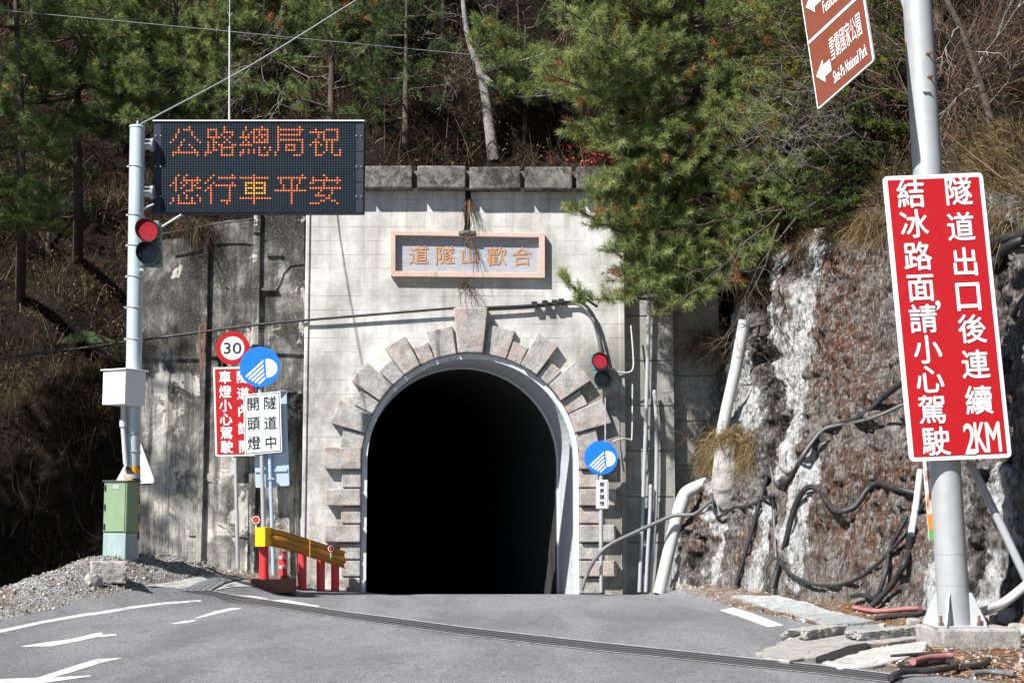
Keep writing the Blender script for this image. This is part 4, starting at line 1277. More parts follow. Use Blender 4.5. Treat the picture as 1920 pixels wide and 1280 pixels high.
Y4 = YP - 0.62
t = thing('small_headlight_sign', 'blue round headlight sign over a narrow white plate, right of the arch', 'road sign', P(1127, 1100, Y4))
MB().tube([P(1127, 1035, Y4 + .06), P(1127, 850, Y4 + .06)], 0.045, 14).build('post', 'galv', t)
MB().tube([P(1127, 1110, Y4 + .06), P(1127, 1030, Y4 + .06)], 0.036, 12).build('lower_post', 'galv', t)
headlight_disc(t, (1127, 857.5), 31.5, Y4)
a, du, dv = frame((1117.5, 899), (1140.5, 899), (1117.5, 953), Y4)
nrm, u, v = plate(t, 'white_plate', a, du, dv, 0.03, 'sign_white', 'sign_white', 0.01, border2='sign_black', inset2=0.014)
chars(t, 'sign_black', Y4, nrm, u, v, [('\u958b', 1128.5, 908, 9.2, 9.5), ('\u4eae', 1128.5, 920, 9.2, 9.5), ('\u982d', 1128.5, 931.5, 9.2, 9.5), ('\u71c8', 1128.5, 943.5, 9.2, 9.5)], 0.012)

# ------------------------------------------------------------------ guardrail, posts, small roadside things
t = thing('guardrail', 'short yellow guardrail on red posts curving into the left side of the tunnel', 'guardrail', P(500, 1075, 29.3))
path = [P(500, 1005, 29.25), P(530, 1012, 29.45), P(560, 1021, 29.75), P(581, 1028, 29.95), P(610, 1037, 30.2), P(648, 1050, 30.55)]
path = spline(path, 5)
prof = [(-0.175, 0.02), (-0.15, -0.02), (-0.10, -0.045), (-0.055, -0.02), (-0.03, 0.03), (0.03, 0.03), (0.055, -0.02), (0.10, -0.045), (0.15, -0.02), (0.175, 0.02)]
vs, fs = [], []
for k, p in enumerate(path):
    d = (path[min(k + 1, len(path) - 1)] - path[max(k - 1, 0)]); d.z = 0; d.normalize()
    nn = Vector((d.y, -d.x, 0))
    for z, o_ in prof: vs.append(p + Z1 * z - nn * o_ * -1.0)
    for z, o_ in prof: vs.append(p + Z1 * z - nn * (o_ * -1.0 + 0.006))
m = len(prof)
for k in range(len(path) - 1):
    for q in range(m - 1):
        fs += [(k * 2 * m + q, k * 2 * m + q + 1, (k + 1) * 2 * m + q + 1, (k + 1) * 2 * m + q), (k * 2 * m + m + q + 1, k * 2 * m + m + q, (k + 1) * 2 * m + m + q, (k + 1) * 2 * m + m + q + 1)]
MB().add(vs, fs).build('rail_beam', 'ochre', t)
e = path[0]
mb = MB()
n = 10; vs, fs = [], []
for k in range(n + 1):
    a = math.pi * (0.5 + 0.95 * k / n)
    p = e + Vector((-0.09 + 0.10 * math.cos(a) * 1.2, 0.08 - 0.10 * math.sin(a) * 1.0, 0)) + Vector((0.11, -0.02, 0))
    vs += [p + Z1 * 0.185, p - Z1 * 0.185]
for k in range(n): fs.append((2 * k, 2 * k + 1, 2 * k + 3, 2 * k + 2))
vs2 = [P(478, 988.5, 29.2), P(478, 1024, 29.2), P(497, 1024, 29.14), P(508, 1022, 29.3), P(508, 989, 29.3), P(497, 987.5, 29.14)]
mb.add(vs2 + [q + Vector((0, 0.16, 0)) for q in vs2], [(0, 1, 2, 5), (5, 2, 3, 4), (6, 11, 8, 7), (11, 10, 9, 8), (0, 5, 11, 6), (5, 4, 10, 11), (1, 7, 8, 2), (2, 8, 9, 3), (0, 6, 7, 1), (4, 3, 9, 10)])
mb.build('end_cap', 'yellow', t)
for px, y0, y1, Y, r in ((495, 1012, 1080, 29.42, 0.092), (567, 1022, 1092, 29.98, 0.085), (601.5, 1034, 1104, 30.3, 0.085), (628.5, 1044, 1110, 30.52, 0.085)):
    a, b = P(px, y1, Y), P(px, y0, Y)
    MB().tube([a - Z1 * 0.2, b], r, 18).build('post', 'post_red', t)
for k, (px, py, Y) in enumerate(((581, 1028, 29.9),)):
    MB().box(P(px, py, Y), (0.02, 0.03, 0.36)).build('splice_plate', 'ochre', t)

def reflector(label, cpx, rpx, foot, Y):
    c = P(*cpx, Y); r = (P(cpx[0] + rpx, cpx[1], Y) - c).x
    t = thing('reflector_marker', label, 'reflector', P(cpx[0], foot, Y), 'round red reflectors on the guardrail')
    MB().disc(c, X1, Z1, r, n=24, off=(0, 0.03, 0)).build('rim', 'sign_red', t)
    m_ = MB()
    for k in range(24):
        a, b = 2 * math.pi * k / 24, 2 * math.pi * (k + 1) / 24
        m_.add([c + Vector((0, -0.004, 0)) + (X1 * math.cos(q) + Z1 * math.sin(q)) * (r * s) for q, s in ((a, .93), (b, .93), (b, .78), (a, .78))], [(0, 1, 2, 3)])
    m_.build('white_ring', 'sign_white', t)
    MB().disc(c + Vector((0, -0.006, 0)), X1, Z1, r * 0.12, n=8).build('centre_dot', 'sign_white', t)
    MB().tube([c + Vector((0, 0.03, -r)), P(cpx[0], foot, Y)], 0.015, 8).build('stem', 'pvc', t)
reflector('larger round red reflector above the yellow end cap of the guardrail', (480, 974), 7.6, 990, 29.3)
reflector('smaller round red reflector above the far end of the guardrail', (620.5, 1028), 6, 1046, 30.2)

t = thing('traffic_post', 'red flexible traffic post with white bands behind the guardrail', 'traffic post', P(531, 1078, 29.95))
MB().tube([P(531, 1082, 29.95), P(530.5, 1036, 29.95)], 0.085, 18).build('tube', 'post_red', t)
mb = MB()
for py in (1044, 1062): mb.tube([P(530.7, py + 3, 29.95), P(530.7, py - 3, 29.95)], 0.088, 18)
mb.build('reflective_band', 'galv', t)
MB().tube([P(531, 1037, 29.95), P(531, 1033, 29.95)], [0.09, 0.05], 18).build('top_cap', 'black', t)
MB().tube([P(531, 1086, 29.95), P(531, 1078, 29.95)], [0.17, 0.11], 18).build('foot', 'rust_iron', t)

mb = MB()
c = P(503, 1087, 29.1); n = 28
for k in range(n):
    a, b = math.pi * 2 * k / n, math.pi * 2 * (k + 1) / n
    for r0, r1, h in ((0.62, 0.42, 0.16),):
        pt_ = lambda ang, r, z: c + Vector((r * 0.82 * math.cos(ang), r * 0.6 * math.sin(ang), z))
        q = [pt_(a, .66, -.22), pt_(b, .66, -.22), pt_(a, .66, .03), pt_(b, .66, .03), pt_(a, .5, .03), pt_(b, .5, .03), pt_(a, .5, -.2), pt_(b, .5, -.2)]
        mb.add(q, [(0, 1, 3, 2), (2, 3, 5, 4), (4, 5, 7, 6)])
mb.add([c + Vector((0.5 * 0.82 * math.cos(2 * math.pi * k / n), 0.5 * 0.6 * math.sin(2 * math.pi * k / n), -0.05)) for k in range(n)], [tuple(range(n))])
tag(mb.build('manhole_collar', 'rust_iron'), 'low round rusty brown manhole collar under the guardrail end', 'manhole')

def lump(name, mat, c, size, label, cat, seed=0, rot=0.0, parent=None, group=None, kind=None, rough=0.16, sub=3, cube=0.6):
    bm = bmesh.new()
    bmesh.ops.create_icosphere(bm, subdivisions=sub, radius=1)
    R = Matrix.Rotation(rot, 3, 'Z')
    for v_ in bm.verts:
        p = v_.co.normalized()
        m_ = max(abs(p.x), abs(p.y), abs(p.z))
        p = p.lerp(p / m_, cube)
        mn = min(size)
        k = 1 + rough * noise.fractal(Vector((p.x * size[0], p.y * size[1], p.z * size[2])) * (0.9 / mn) + Vector((seed * 7.1, seed, 0)), 0.8, 2.1, 5)
        v_.co = R @ Vector((p.x * size[0] / 2 * k, p.y * size[1] / 2 * k, p.z * size[2] / 2 * k)) + Vector(c)
    me = bpy.data.meshes.new(name); bm.to_mesh(me); bm.free()
    o = finish(name, me, parent, [mat])
    if parent is None: rebase(o)
    if label: tag(o, label, cat, group, kind)
    return o
c = G(203, 1086)
lump('concrete_lump', 'plinth', c + Z1 * 0.12, (0.56, 0.44, 0.36), 'broken grey concrete block lying on the gravel mound', 'block', 3, 0.3, rough=0.08, sub=4, cube=0.95)
lump('stone', 'plinth', G(176, 1094) + Z1 * 0.05, (0.26, 0.2, 0.22), 'small angular stone against the broken concrete block on the gravel', 'stone', 5, 0.7)

# second grating climbing the mound, concrete apron
mb = MB()
drape(mb, pxquad((338, 1108), (395, 1108.5), (478, 1082), (428, 1080)), 10, 6, 0.02)
t = thing('side_grating', 'pale steel grating plates rising from the drain towards the gravel mound', 'drain cover', G(400, 1095))
mb.build('plate', 'steel_grate', t)
mb = MB()
for k in range(6):
    f = k / 5
    a0, a1 = (338 + 57 * f, 1108), (428 + 50 * f, 1081)
    drape(mb, pxquad((a0[0] - 1.3, a0[1]), (a0[0] + 1.3, a0[1]), (a1[0] + 1, a1[1]), (a1[0] - 1, a1[1])), 2, 8, 0.032)
mb.build('bar', 'steel_dark', t)
mb = MB()
drape(mb, pxquad((270, 1098), (360, 1106), (425, 1082), (380, 1080)), 8, 4, 0.012)
drape(mb, pxquad((400, 1108.6), (495, 1100), (500, 1084), (480, 1083)), 8, 4, 0.015)
tag(mb.build('concrete_apron', 'slab'), 'pale concrete apron around the grating at the left edge of the road', 'apron', None, 'structure')

# ------------------------------------------------------------------ name plaque
YQ = YP - 0.001
t = thing('name_plaque', 'pink framed marble plaque with orange brushed characters above the arch', 'plaque', P(878, 520, YP))
o_ = [(732.5, 432.5), (1022, 437), (1022, 521), (732.5, 518)]
i_ = [(741.5, 441), (1010.5, 445), (1010.5, 512), (741.5, 508)]
ou, inn = [P(x, y, YP - 0.16) for x, y in o_], [P(x, y, YP - 0.16) for x, y in i_]
for k in range(4):
    j = (k + 1) % 4
    MB().prism([ou[k], ou[j], inn[j], inn[k]], (0, 0.16, 0)).build('frame_bar', 'pink_frame', t, 0.006)
ip = [P(x, y, YP - 0.012) for x, y in [(741, 440.5), (1011, 444.5), (1011, 512.5), (741, 508.5)]]
MB().prism(ip, (0, 0.02, 0)).build('marble_slab', 'marble', t)
mb = MB()
for ch, px, py in (('\u9053', 785, 478.5), ('\u96a7', 834, 478.5), ('\u5c71', 881, 478.5), ('\u6b61', 931, 481), ('\u5408', 978.5, 480.5)):
    put_text(mb, ch, P(px, py, YP - 0.022), (X1 * 1.0 + Z1 * 0.06).normalized(), Z1, 0.40, 0.40, 0.012, 0)
mb.build('lettering', 'gold', t)
mb = MB()
for px, py in ((868, 441), (872, 452), (866, 512)):
    pass
lump('mortar_patch', 'coping', P(876, 437, YP - 0.15), (0.36, 0.14, 0.11), None, None, 4, 0, t)

# ------------------------------------------------------------------ cables and pipes on the portal
def cable(name, label, cat, pts, r, mat, n=8, group=None, pre=None, seg=6):
    mb = MB()
    mb.tube(spline(pts, seg), r, n)
    return tag(mb.build(name, mat), label, cat, group)
Yc = YP - 0.28
pts = [P(-40, 676, 31.6), P(120, 657, 31.5), P(235, 641, 31.25), P(380, 622, 31.1), P(478, 609, 31.0), P(580, 599.5, YP - 0.1), P(720, 588, YP - 0.12), P(855, 577, YP - 0.14)]
cable('wall_cable', 'long black cable stretched across the portal wall from the left to the keystone', 'cable', pts, 0.027, 'hose', seg=10)
pts = [P(908, 577, YP - 0.13), P(990, 573, YP - 0.12), P(1062, 566, YP - 0.11), P(1092, 569, YP - 0.11), P(1112, 590, YP - 0.12), P(1124, 625, YP - 0.12), P(1130, 668, YP - 0.2)]
t = thing('arch_cable', 'pair of black cables bending down from above the arch to the small signal', 'cable', pts[-1])
MB().tube(spline(pts, 8), 0.03, 8).build('cable_run', 'hose', t)
MB().tube(spline([p + Vector((-0.05, 0.02, -0.05)) for p in pts], 8), 0.02, 8).build('cable_run', 'hose_grey', t)
mb = MB()
for px, py in ((1002, 570), (1022, 568), (1040, 567), (1052, 565)):
    mb = MB(); mb.box(P(px, py, YP - 0.13), (0.12, 0.12, 0.10)); mb.build('clamp', 'black', t)
cable('thin_wire', 'thin pale wire curling from the signal to a grey conduit on the wall', 'wire', [P(1143, 690, YP - 0.15), P(1158, 697, YP - 0.1), P(1178, 698, YP - 0.05), P(1187, 690, YP - 0.03), P(1187, 660, YP + .02), P(1183, 610, YP + 0.06)], 0.018, 'pvc')
cable('bracket_wire', 'short white wire loop beside the top of the small blue sign', 'wire', [P(1148, 828, YP - 0.3), P(1165, 822, YP - 0.2), P(1180, 823, YP - 0.1), P(1185, 818, YP - .05), P(1186, 720, YP + .05)], 0.016, 'pvc')
cable('drop_wire', 'thin grey wire hanging from the signal down to the small blue sign', 'wire', [P(1135, 732, YP - .35), P(1135, 780, YP - .35), P(1135, 828, YP - .45)], 0.014, 'pvc_grey')
def bracket(label, q, Y):
    mb = MB()
    for a, b in q: mb.tube([P(*a, Y), P(*b, Y)], 0.028, 4, smooth=False)
    tag(mb.build('cable_bracket', 'rust_iron'), label, 'bracket')
bracket('rusty triangular cable bracket standing off the wing wall rib', [((374, 612), (386, 605)), ((386, 605), (379, 690)), ((374, 612), (377, 700))], 31.1)
PIPES = [('longest thin grey conduit on the side wall, nearest the arch', [(1217, 560), (1212, 760), (1205, 960), (1199, 1109)], 0.042, 31.18),
         ('thin grey conduit with a rounded cap, between the two longer ones', [(1220, 912), (1219, 960), (1215, 1030), (1211, 1109)], 0.040, 31.08),
         ('thin grey conduit ending at mid height, nearest the rock face', [(1227, 735), (1231, 800), (1229, 960), (1217.5, 1109)], 0.042, 31.18)]
for lb, pp, r, Y in PIPES:
    q = [P(x, y, Y) for x, y in pp]
    mb = MB(); mb.tube(spline(q, 5), r, 12); mb.tube([q[0] + Z1 * 0.05, q[0], q[0] - Z1 * 0.03], [r * 0.5, r * 1.1, r * 1.15], 12)
    tag(mb.build('conduit_pipe', 'pvc_grey'), lb, 'pipe', 'thin conduits on the side wall')

# big white drain pipes down the rock edge
t = thing('drain_pipe', 'thick white drain pipe with an elbow at the foot of the rock face', 'pipe', P(1236, 1108, 30.7))
q = [P(1325, 905, 30.75), P(1303, 914, 30.7), P(1286, 924, 30.68), P(1277, 942, 30.65), P(1270, 968, 30.65), P(1255, 1030, 30.62), P(1236, 1112, 30.6)]
MB().tube(spline(q, 6), 0.128, 20).build('pipe', 'pvc', t)
MB().tube([P(1282, 932, 30.67), P(1272, 962, 30.65)], 0.140, 20).build('socket', 'pvc', t)
q = [P(1396, 600, 29.75), P(1380, 690, 29.85), P(1364, 760, 29.95), P(1351, 822, 30.02)]
mb = MB(); mb.tube(q, 0.12, 18)
tag(mb.build('upper_drain_pipe', 'pvc'), 'straight white drain pipe leaning against the upper rock edge under hanging grass', 'pipe')

# hoses over the rock
def C8(x, y): return (x / 2.723 + 1220, y / 2.723 + 810)
def C6(x, y): return (x / 2.723 + 1220, y / 2.723 + 400)
def hose(name, label, px, r, mat, off=0.1, cat='hose', seg=6, parent=None):
    pts = [RK(x, y, off) for x, y in px]
    # keep the run smooth where the rock is rough
    for _ in range(2):
        pts = [pts[0]] + [(pts[k - 1] + pts[k] * 2 + pts[k + 1]) / 4 if abs(pts[k].y - (pts[k - 1].y + pts[k + 1].y) / 2) > 0.5 else pts[k] for k in range(1, len(pts) - 1)] + [pts[-1]]
    mb = MB(); mb.tube(spline(pts, seg), r, 10)
    o = mb.build(name, mat, parent)
    if parent is None: tag(o, label, cat)
    return o
hose('black_hose', 'black hose leaning straight down the left part of the rock face', [C8(605, 180), C8(575, 290), C8(545, 400), C8(500, 560), C8(435, 780)], 0.042, 'hose', 0.13)
hose('black_hose', 'thick black hose snaking in waves across the rock face', [C8(620, 795), C8(655, 670), C8(690, 560), C8(715, 450), C8(745, 360), C8(790, 290), C8(845, 285), C8(905, 360), C8(960, 402), C8(1040, 380), C8(1105, 295), C8(1160, 260), C8(1250, 285), C8(1360, 313)], 0.05, 'hose', 0.15)
hose('black_hose', 'black hose sagging in one long loop along the foot of the rock face', [C8(625, 320), C8(628, 430), C8(638, 560), C8(680, 680), C8(760, 750), C8(900, 785), C8(1050, 750), C8(1180, 650), C8(1280, 540), C8(1340, 450), C8(1400, 360)], 0.03, 'hose', 0.18)
hose('black_hose', 'thin black hose hanging beside the white pipe and lying out to the road edge', [C8(1025, 895), C8(1085, 888), C8(1150, 840), C8(1195, 730), C8(1220, 600), C8(1260, 520), C8(1310, 430)], 0.036, 'hose', 0.18)
hose('black_hose', 'black hose curving from the ground up to the white coupling pipe', [C8(1130, 885), C8(1230, 780), C8(1290, 680), C8(1322, 590)], 0.05, 'hose', 0.2)
t = thing('coupling_pipe', 'white pipe joined by a black coupling, hanging behind the red sign', 'pipe', RK(*C8(1325, 570), 0.3))
for nm, pp, r, mt in (('pipe', [C8(1330, 520), C8(1352, 400), C8(1375, 220), C8(1380, 190)], 0.055, 'pvc'), ('coupling', [C8(1322, 590), C8(1327, 530)], 0.07, 'black'), ('collar', [C8(1352, 395), C8(1356, 370)], 0.063, 'galv')):
    mb = MB(); mb.tube([RK(x, y, 0.28) for x, y in pp], r, 14); mb.build(nm, mt, t)
hose('black_cable', 'black cable running from the arch across the white pipe to the rock', [(1092, 1104), (1105, 1068), (1120, 1040), (1142, 1022), (1185, 998), (1230, 978), (1264, 966)], 0.034, 'hose', 0.5, 'cable') if False else None
cable('black_cable', 'pair of black cables running from the arch over the white pipe to the rock', 'cable', [P(1090, 1106, 30.3), P(1104, 1068, 30.3), P(1122, 1040, 30.25), P(1145, 1020, 30.25), P(1190, 998, 30.3), P(1232, 979, 30.35), P(1264, 966, 30.35), P(1300, 964, 30.2), P(1320, 950, 29.95), P(1334, 938, 29.8)], 0.04, 'hose_grey')
hose('black_hose', 'thin black hose drooping around the pale rock lump', [(1334, 925), (1338, 955), (1346, 967), (1360, 962), (1374, 946), (1398, 949), (1425, 938), (1446, 929), (1452, 935)], 0.03, 'hose', 0.18)
hose('grey_cable', 'light grey cable hanging straight down the rock between two black hoses', [C8(612, 180), C8(625, 260), C8(628, 420), C8(640, 640)], 0.022, 'hose_grey', 0.26, 'cable')
hose('black_hose', 'pair of black hoses rising along the rock to the red sign', [C8(625, 170), C8(650, 235), C8(690, 262), C8(740, 190), C8(790, 100), C6(860, 1125), C6(940, 1085), C6(1070, 1040), C6(1180, 945), C6(1300, 850)], 0.05, 'hose', 0.16)
hose('grey_cable', 'light grey hose rising along the rock under the black pair to the red sign', [C8(640, 150), C8(665, 215), C8(720, 200), C8(770, 130), C8(810, 70), C6(880, 1105), C6(960, 1080), C6(1080, 1058), C6(1180, 1025), C6(1310, 965)], 0.03, 'hose_grey', 0.24, 'cable')
hose('black_hose', 'upper black hose crossing the rock right of the red sign top', [C6(1690, 210), C6(1740, 160), C6(1810, 125), C6(1960, 100)], 0.07, 'hose', 0.15)
hose('black_hose', 'second black hose dropping behind the upper right edge of the red sign', [C6(1735, 270), C6(1780, 225), C6(1840, 160), C6(1960, 120)], 0.07, 'hose', 0.15)
hose('black_hose', 'black hose slanting down the rock right of the red sign middle', [C6(1780, 700), C6(1820, 590), C6(1860, 500), C6(1960, 370)], 0.045, 'hose', 0.15)
cable('grey_pipe', 'grey plastic pipe slanting down behind the big pole to the right', 'pipe', [P(1815, 868, 19.6), P(1830, 890, 19.6), P(1860, 950, 19.55), P(1890, 1012, 19.5), P(1960, 1160, 19.4)], 0.055, 'pvc_grey', 12)
cable('dirty_pipe', 'dirty white plastic pipe rising from behind the pole base to the right', 'pipe', [G(1825, 1162) + Z1 * 0.08, P(1872, 1135, 19.2), P(1920, 1100, 19.0), P(1990, 1040, 18.8)], 0.06, 'pvc', 12)

# ------------------------------------------------------------------ big leaning pole on the right
YR = 19.3
b0, t0 = P(1790, 1172, YR), P(1712, -130, YR)
t = thing('leaning_pole', 'thick galvanised steel pole leaning slightly on a concrete block', 'pole', b0)
rb = 0.20
mb = MB(); mb.tube([b0, t0], [rb, rb * 0.94], 36); mb.build('shaft', 'galv', t)
ax = (t0 - b0).normalized()
def onp(py):
    lo, hi = 0.0, 1.0
    for _ in range(30):
        m_ = (lo + hi) / 2
        if proj(b0.lerp(t0, m_))[1] > py: lo = m_
        else: hi = m_
    return b0.lerp(t0, lo)
for py in (1038, 1096):
    c = onp(py); mb = MB(); mb.tube([c, c + ax * 0.012], rb * 1.012, 36); mb.build('weld_seam', 'galv', t)
MB().box(b0 - Z1 * 0.0, (0.66, 0.62, 0.03)).build('base_plate', 'galv', t, 0.004)
for k in range(4):
    a = math.pi / 4 + k * math.pi / 2 + 0.25
    d = Vector((math.cos(a), math.sin(a), 0)); s = Vector((-d.y, d.x, 0)) * 0.009
    q = [b0 + d * (rb - 0.02) + Z1 * 0.01, b0 + d * 0.40 + Z1 * 0.01, b0 + d * 0.40 + Z1 * 0.05, b0 + d * (rb + 0.03) + Z1 * 0.42, b0 + d * (rb - 0.02) + Z1 * 0.42]
    MB().prism([p - s for p in q], s * 2).build('gusset_plate', 'galv', t)
for dx, dy in ((-.24, -.24), (.24, -.24), (.24, .24), (-.24, .24)):
    MB().tube([b0 + Vector((dx, dy, 0)), b0 + Vector((dx, dy, 0.14))], 0.018, 8).tube([b0 + Vector((dx, dy, 0.02)), b0 + Vector((dx, dy, 0.055))], 0.033, 6).build('anchor_bolt', 'rust_iron', t)
for py, px in ((103, 1738), (146, 1741)):
    c = P(px, py, YR - rb * 0.80); MB().tube([c, c - Vector((-0.03, 0.10, 0))], 0.016, 8).tube([c, c - Vector((0.0, 0.03, 0))], 0.03, 6).build('bolt', 'rust_iron', t)
c = P(1737, 173, YR - rb * 0.9); MB().box(c, (0.10, 0.08, 0.012)).build('tab', 'galv', t)
q0 = P(1704, 12, YR); MB().prism([P(1686, -10, YR), P(1704, -10, YR), P(1704, 40, YR), P(1697, 25, YR)], (0, 0.04, 0)).build('arm_flange', 'galv', t)
mb = MB(); a = onp(-60); mb.tube([a, a + Vector((-0.75, -0.3, 0.25))], 0.07, 16); mb.build('sign_arm', 'galv', t)
bb = P(1818, 1192, YR - 0.1)
mb = MB(); mb.box(Vector((b0.x + 0.16, YR + 0.02, b0.z - 0.26)), (1.02, 0.95, 0.5), Matrix.Rotation(0.1, 3, 'Z'))
tag(mb.build('pole_footing', 'plinth', None, 0.03, 2), 'rough concrete footing block under the big leaning pole', 'concrete block')

# big red sign
YS = YR - rb - 0.09
t = thing('warning_sign', 'large upright red warning sign with two columns of white characters on the leaning pole', 'road sign', P(1800, 858, YS))
a, b, d, c = P(1655, 331, YS), P(1842, 323.5, YS), P(1706, 865, YS), P(1895, 852.5, YS)
nrm, u, v = plate(t, 'panel', a, b - a, d - a, 0.06, 'sign_red', 'sign_white', 0.055, 0.03)
mb = MB()
for f in (0.15, 0.5, 0.85):
    p0, p1 = a.lerp(d, f), b.lerp(c, f)
    mb.prism([p0 + Vector((0.08, 0.03, 0.03)), p1 + Vector((-0.08, 0.03, 0.03)), p1 + Vector((-0.08, 0.03, -0.03)), p0 + Vector((0.08, 0.03, -0.03))], (0, 0.05, 0))
mb.build('back_rib', 'galv', t)
L = [('\u7d50', *C6(1327, -19)), ('\u51b0', 1713.5, 421), ('\u8def', *C6(1362, 222)), ('\u9762', *C6(1378, 380)), ('\u8acb', *C6(1390, 541)), ('\u5c0f', *C6(1412, 697)), ('\u5fc3', *C6(1424, 848)), ('\u99d5', *C6(1437, 1003)), ('\u99db', *C6(1455, 1165))]
L[0] = ('\u7d50', 1707.5, 364.5)
Rr = [('\u96a7', 1796, 359.5), ('\u9053', 1801, 426.5), ('\u51fa', *C6(1604, 251)), ('\u53e3', *C6(1620, 420)), ('\u5f8c', *C6(1640, 592)), ('\u9023', *C6(1657, 773)), ('\u7e8c', *C6(1675, 956))]
items = [(ch, x, y, 50, 53) for ch, x, y in L] + [(ch, x, y, 49, 53) for ch, x, y in Rr if ch != '\u53e3'] + [('\u53e3', Rr[3][1], Rr[3][2] + 1, 53, 60)]
items += [(',', *C6(1466, 470), 9, 17)]
items += [('2', *C6(1627, 1150), 20, 56), ('K', *C6(1682, 1142), 20, 55), ('M', *C6(1748, 1140), 26, 55)]
chars(t, 'sign_white', YS, nrm, u, v, items, 0.016, 0.012)

# brown direction sign
Yl_, Yr_ = 19.2, 18.35
def ybr(px): return Yl_ + (Yr_ - Yl_) * (px - 1533) / 107.0
TLb, BLb = P(1503 - 8, -45, Yl_), P(1533, 206, Yl_)
TRb, BRb = P(1606 - 8, -147, Yr_), P(1640, 103, Yr_)
t = thing('direction_sign', 'tilted brown direction sign with white arrows hanging beside the leaning pole', 'road sign', BLb)
nrm, u, v = plate(t, 'panel', TLb, TRb - TLb, BLb - TLb, 0.03, 'sign_brown', 'sign_white', 0.022, 0.03)
dU, dV = TRb - TLb, BLb - TLb
def bs(s, f, off=0.0): return TLb + dU * s + dV * f + nrm * off
mb = MB(); mb.add([bs(0.01, 0.503, .011), bs(0.99, 0.503, .011), bs(0.99, 0.524, .011), bs(0.01, 0.524, .011)], [(0, 1, 2, 3)]); mb.build('divider_line', 'sign_white', t)
for f0 in (0.0, 0.515):
    mb = MB()
    q = [(0.07, 0.235), (0.21, 0.16), (0.21, 0.20), (0.33, 0.20), (0.33, 0.285), (0.21, 0.285), (0.21, 0.325)]
    mb.add([bs(s, f0 + f + 0.03, .011) for s, f in q], [tuple(range(len(q)))])
    mb.build('arrow', 'sign_white', t)
U_, V_ = dU.normalized(), -dV.normalized()
Lu, Lv = dU.length, dV.length
mb = MB()
for f0, cn, en in ((0.0, '\u798f\u58fd\u5c71\u8fb2\u5834', 'Fushoushan Farm'), (0.515, '\u96ea\u9738\u570b\u5bb6\u516c\u5712', 'Shei-Pa National Park')):
    n = len(cn)
    for k, ch in enumerate(cn):
        put_text(mb, ch, bs(0.345 + (0.56 / n) * (k + 0.5), f0 + 0.18, .011), U_, V_, Lu * 0.50 / n, Lv * 0.17, 0.0)
    put_text(mb, en, bs(0.635, f0 + 0.375, .011), U_, V_, Lu * 0.58, Lv * 0.085, 0.006, 0, True)
mb.build('lettering', 'sign_white', t)

# banner behind the pole
YBn = YR + 0.1
t = thing('banner', 'narrow vertical paper banner with orange and green bands tied beside the big pole', 'banner', P(1750, 1010, YBn))
q = [(1729, 855), (1768, 855), (1770, 1010), (1742, 1013)]
MB().prism([P(x, y, YBn) for x, y in q], (0, 0.006, 0)).build('sheet', 'sign_white', t)
def bq(pts, off): return [P(x, y, YBn - off) for x, y in pts]
MB().add(bq([(1733, 882), (1751, 880), (1756, 963), (1738, 960)], .006), [(0, 1, 2, 3)]).build('picture', 'picture', t)
MB().add(bq([(1738, 963), (1757, 963), (1759, 992), (1741, 992)], .006), [(0, 1, 2, 3)]).build('orange_band', 'orange', t)
MB().add(bq([(1741, 992.5), (1759, 992.5), (1760, 1011), (1742.5, 1012)], .006), [(0, 1, 2, 3)]).build('green_band', 'leaf_green', t)
mb = MB(); s = (P(1741, 870, YBn) - P(1740, 870, YBn)).x
put_text(mb, '1.16', P(1737.5, 870.5, YBn - .007), X1, Z1, 18 * s, 11 * s, 0.02, 0, True); mb.build('lettering', 'sign_red', t)
MB().tube([P(1769, 860, YBn + .03), P(1773, 1010, YBn + .03), P(1775, 1140, YBn + .05)], 0.014, 8).build('stick', 'bamboo', t)

# ------------------------------------------------------------------ gutter covers, kerbs and bits on the right
def slab(name, label, px, h, mat, cat, group=None, sink=0.25, rough=0.02, kind=None):
    pts = [G(x, y) for x, y in px]
    # refine outline and roughen it a little
    out = []
    for k, p in enumerate(pts):
        q = pts[(k + 1) % len(pts)]
        n = max(1, int((q - p).length / 0.25))
        for j in range(n):
            f = p.lerp(q, j / n)
            out.append(f + Vector((random.uniform(-rough, rough), random.uniform(-rough, rough), 0)))
    top = max(gz(p.x, p.y) for p in out) if False else None
    mb = MB()
    mb.prism([Vector((p.x, p.y, gz(p.x, p.y) + h)) for p in out], (0, 0, -h - sink))
    return tag(mb.build(name, mat, None, 0.012), label, cat, group, kind)
for k, (lb, q) in enumerate((('farthest pale drain cover along the foot of the rock face', [(1372, 1118), (1460, 1116), (1500, 1128), (1412, 1131)]),
              ('middle pale drain cover along the foot of the rock face', [(1416, 1132), (1504, 1129), (1560, 1146), (1478, 1150)]),
              ('pale drain cover between the white dash and the pink hose', [(1482, 1151), (1564, 1147), (1640, 1166), (1545, 1172)]))):
    slab('drain_cover', lb, q, 0.025 + 0.002 * k, 'drain_slab', 'drain cover', 'drain covers along the rock face')
slab('steel_drain_plate', 'bluish steel drain plate beside the broken kerb below the pink hose', [(1560, 1180), (1650, 1172), (1735, 1186), (1690, 1193), (1575, 1190)], 0.03, 'steel_grate', 'drain cover')
slab('concrete_edge', 'low broken concrete edging strip between the asphalt corner and the pole footing', [(1418, 1234), (1446, 1216), (1480, 1204), (1520, 1195), (1566, 1187), (1650, 1186), (1740, 1187), (1744, 1199), (1690, 1206), (1632, 1212), (1590, 1222), (1545, 1236), (1470, 1244)], 0.045, 'plinth', 'edging', None, 0.2, 0.07)
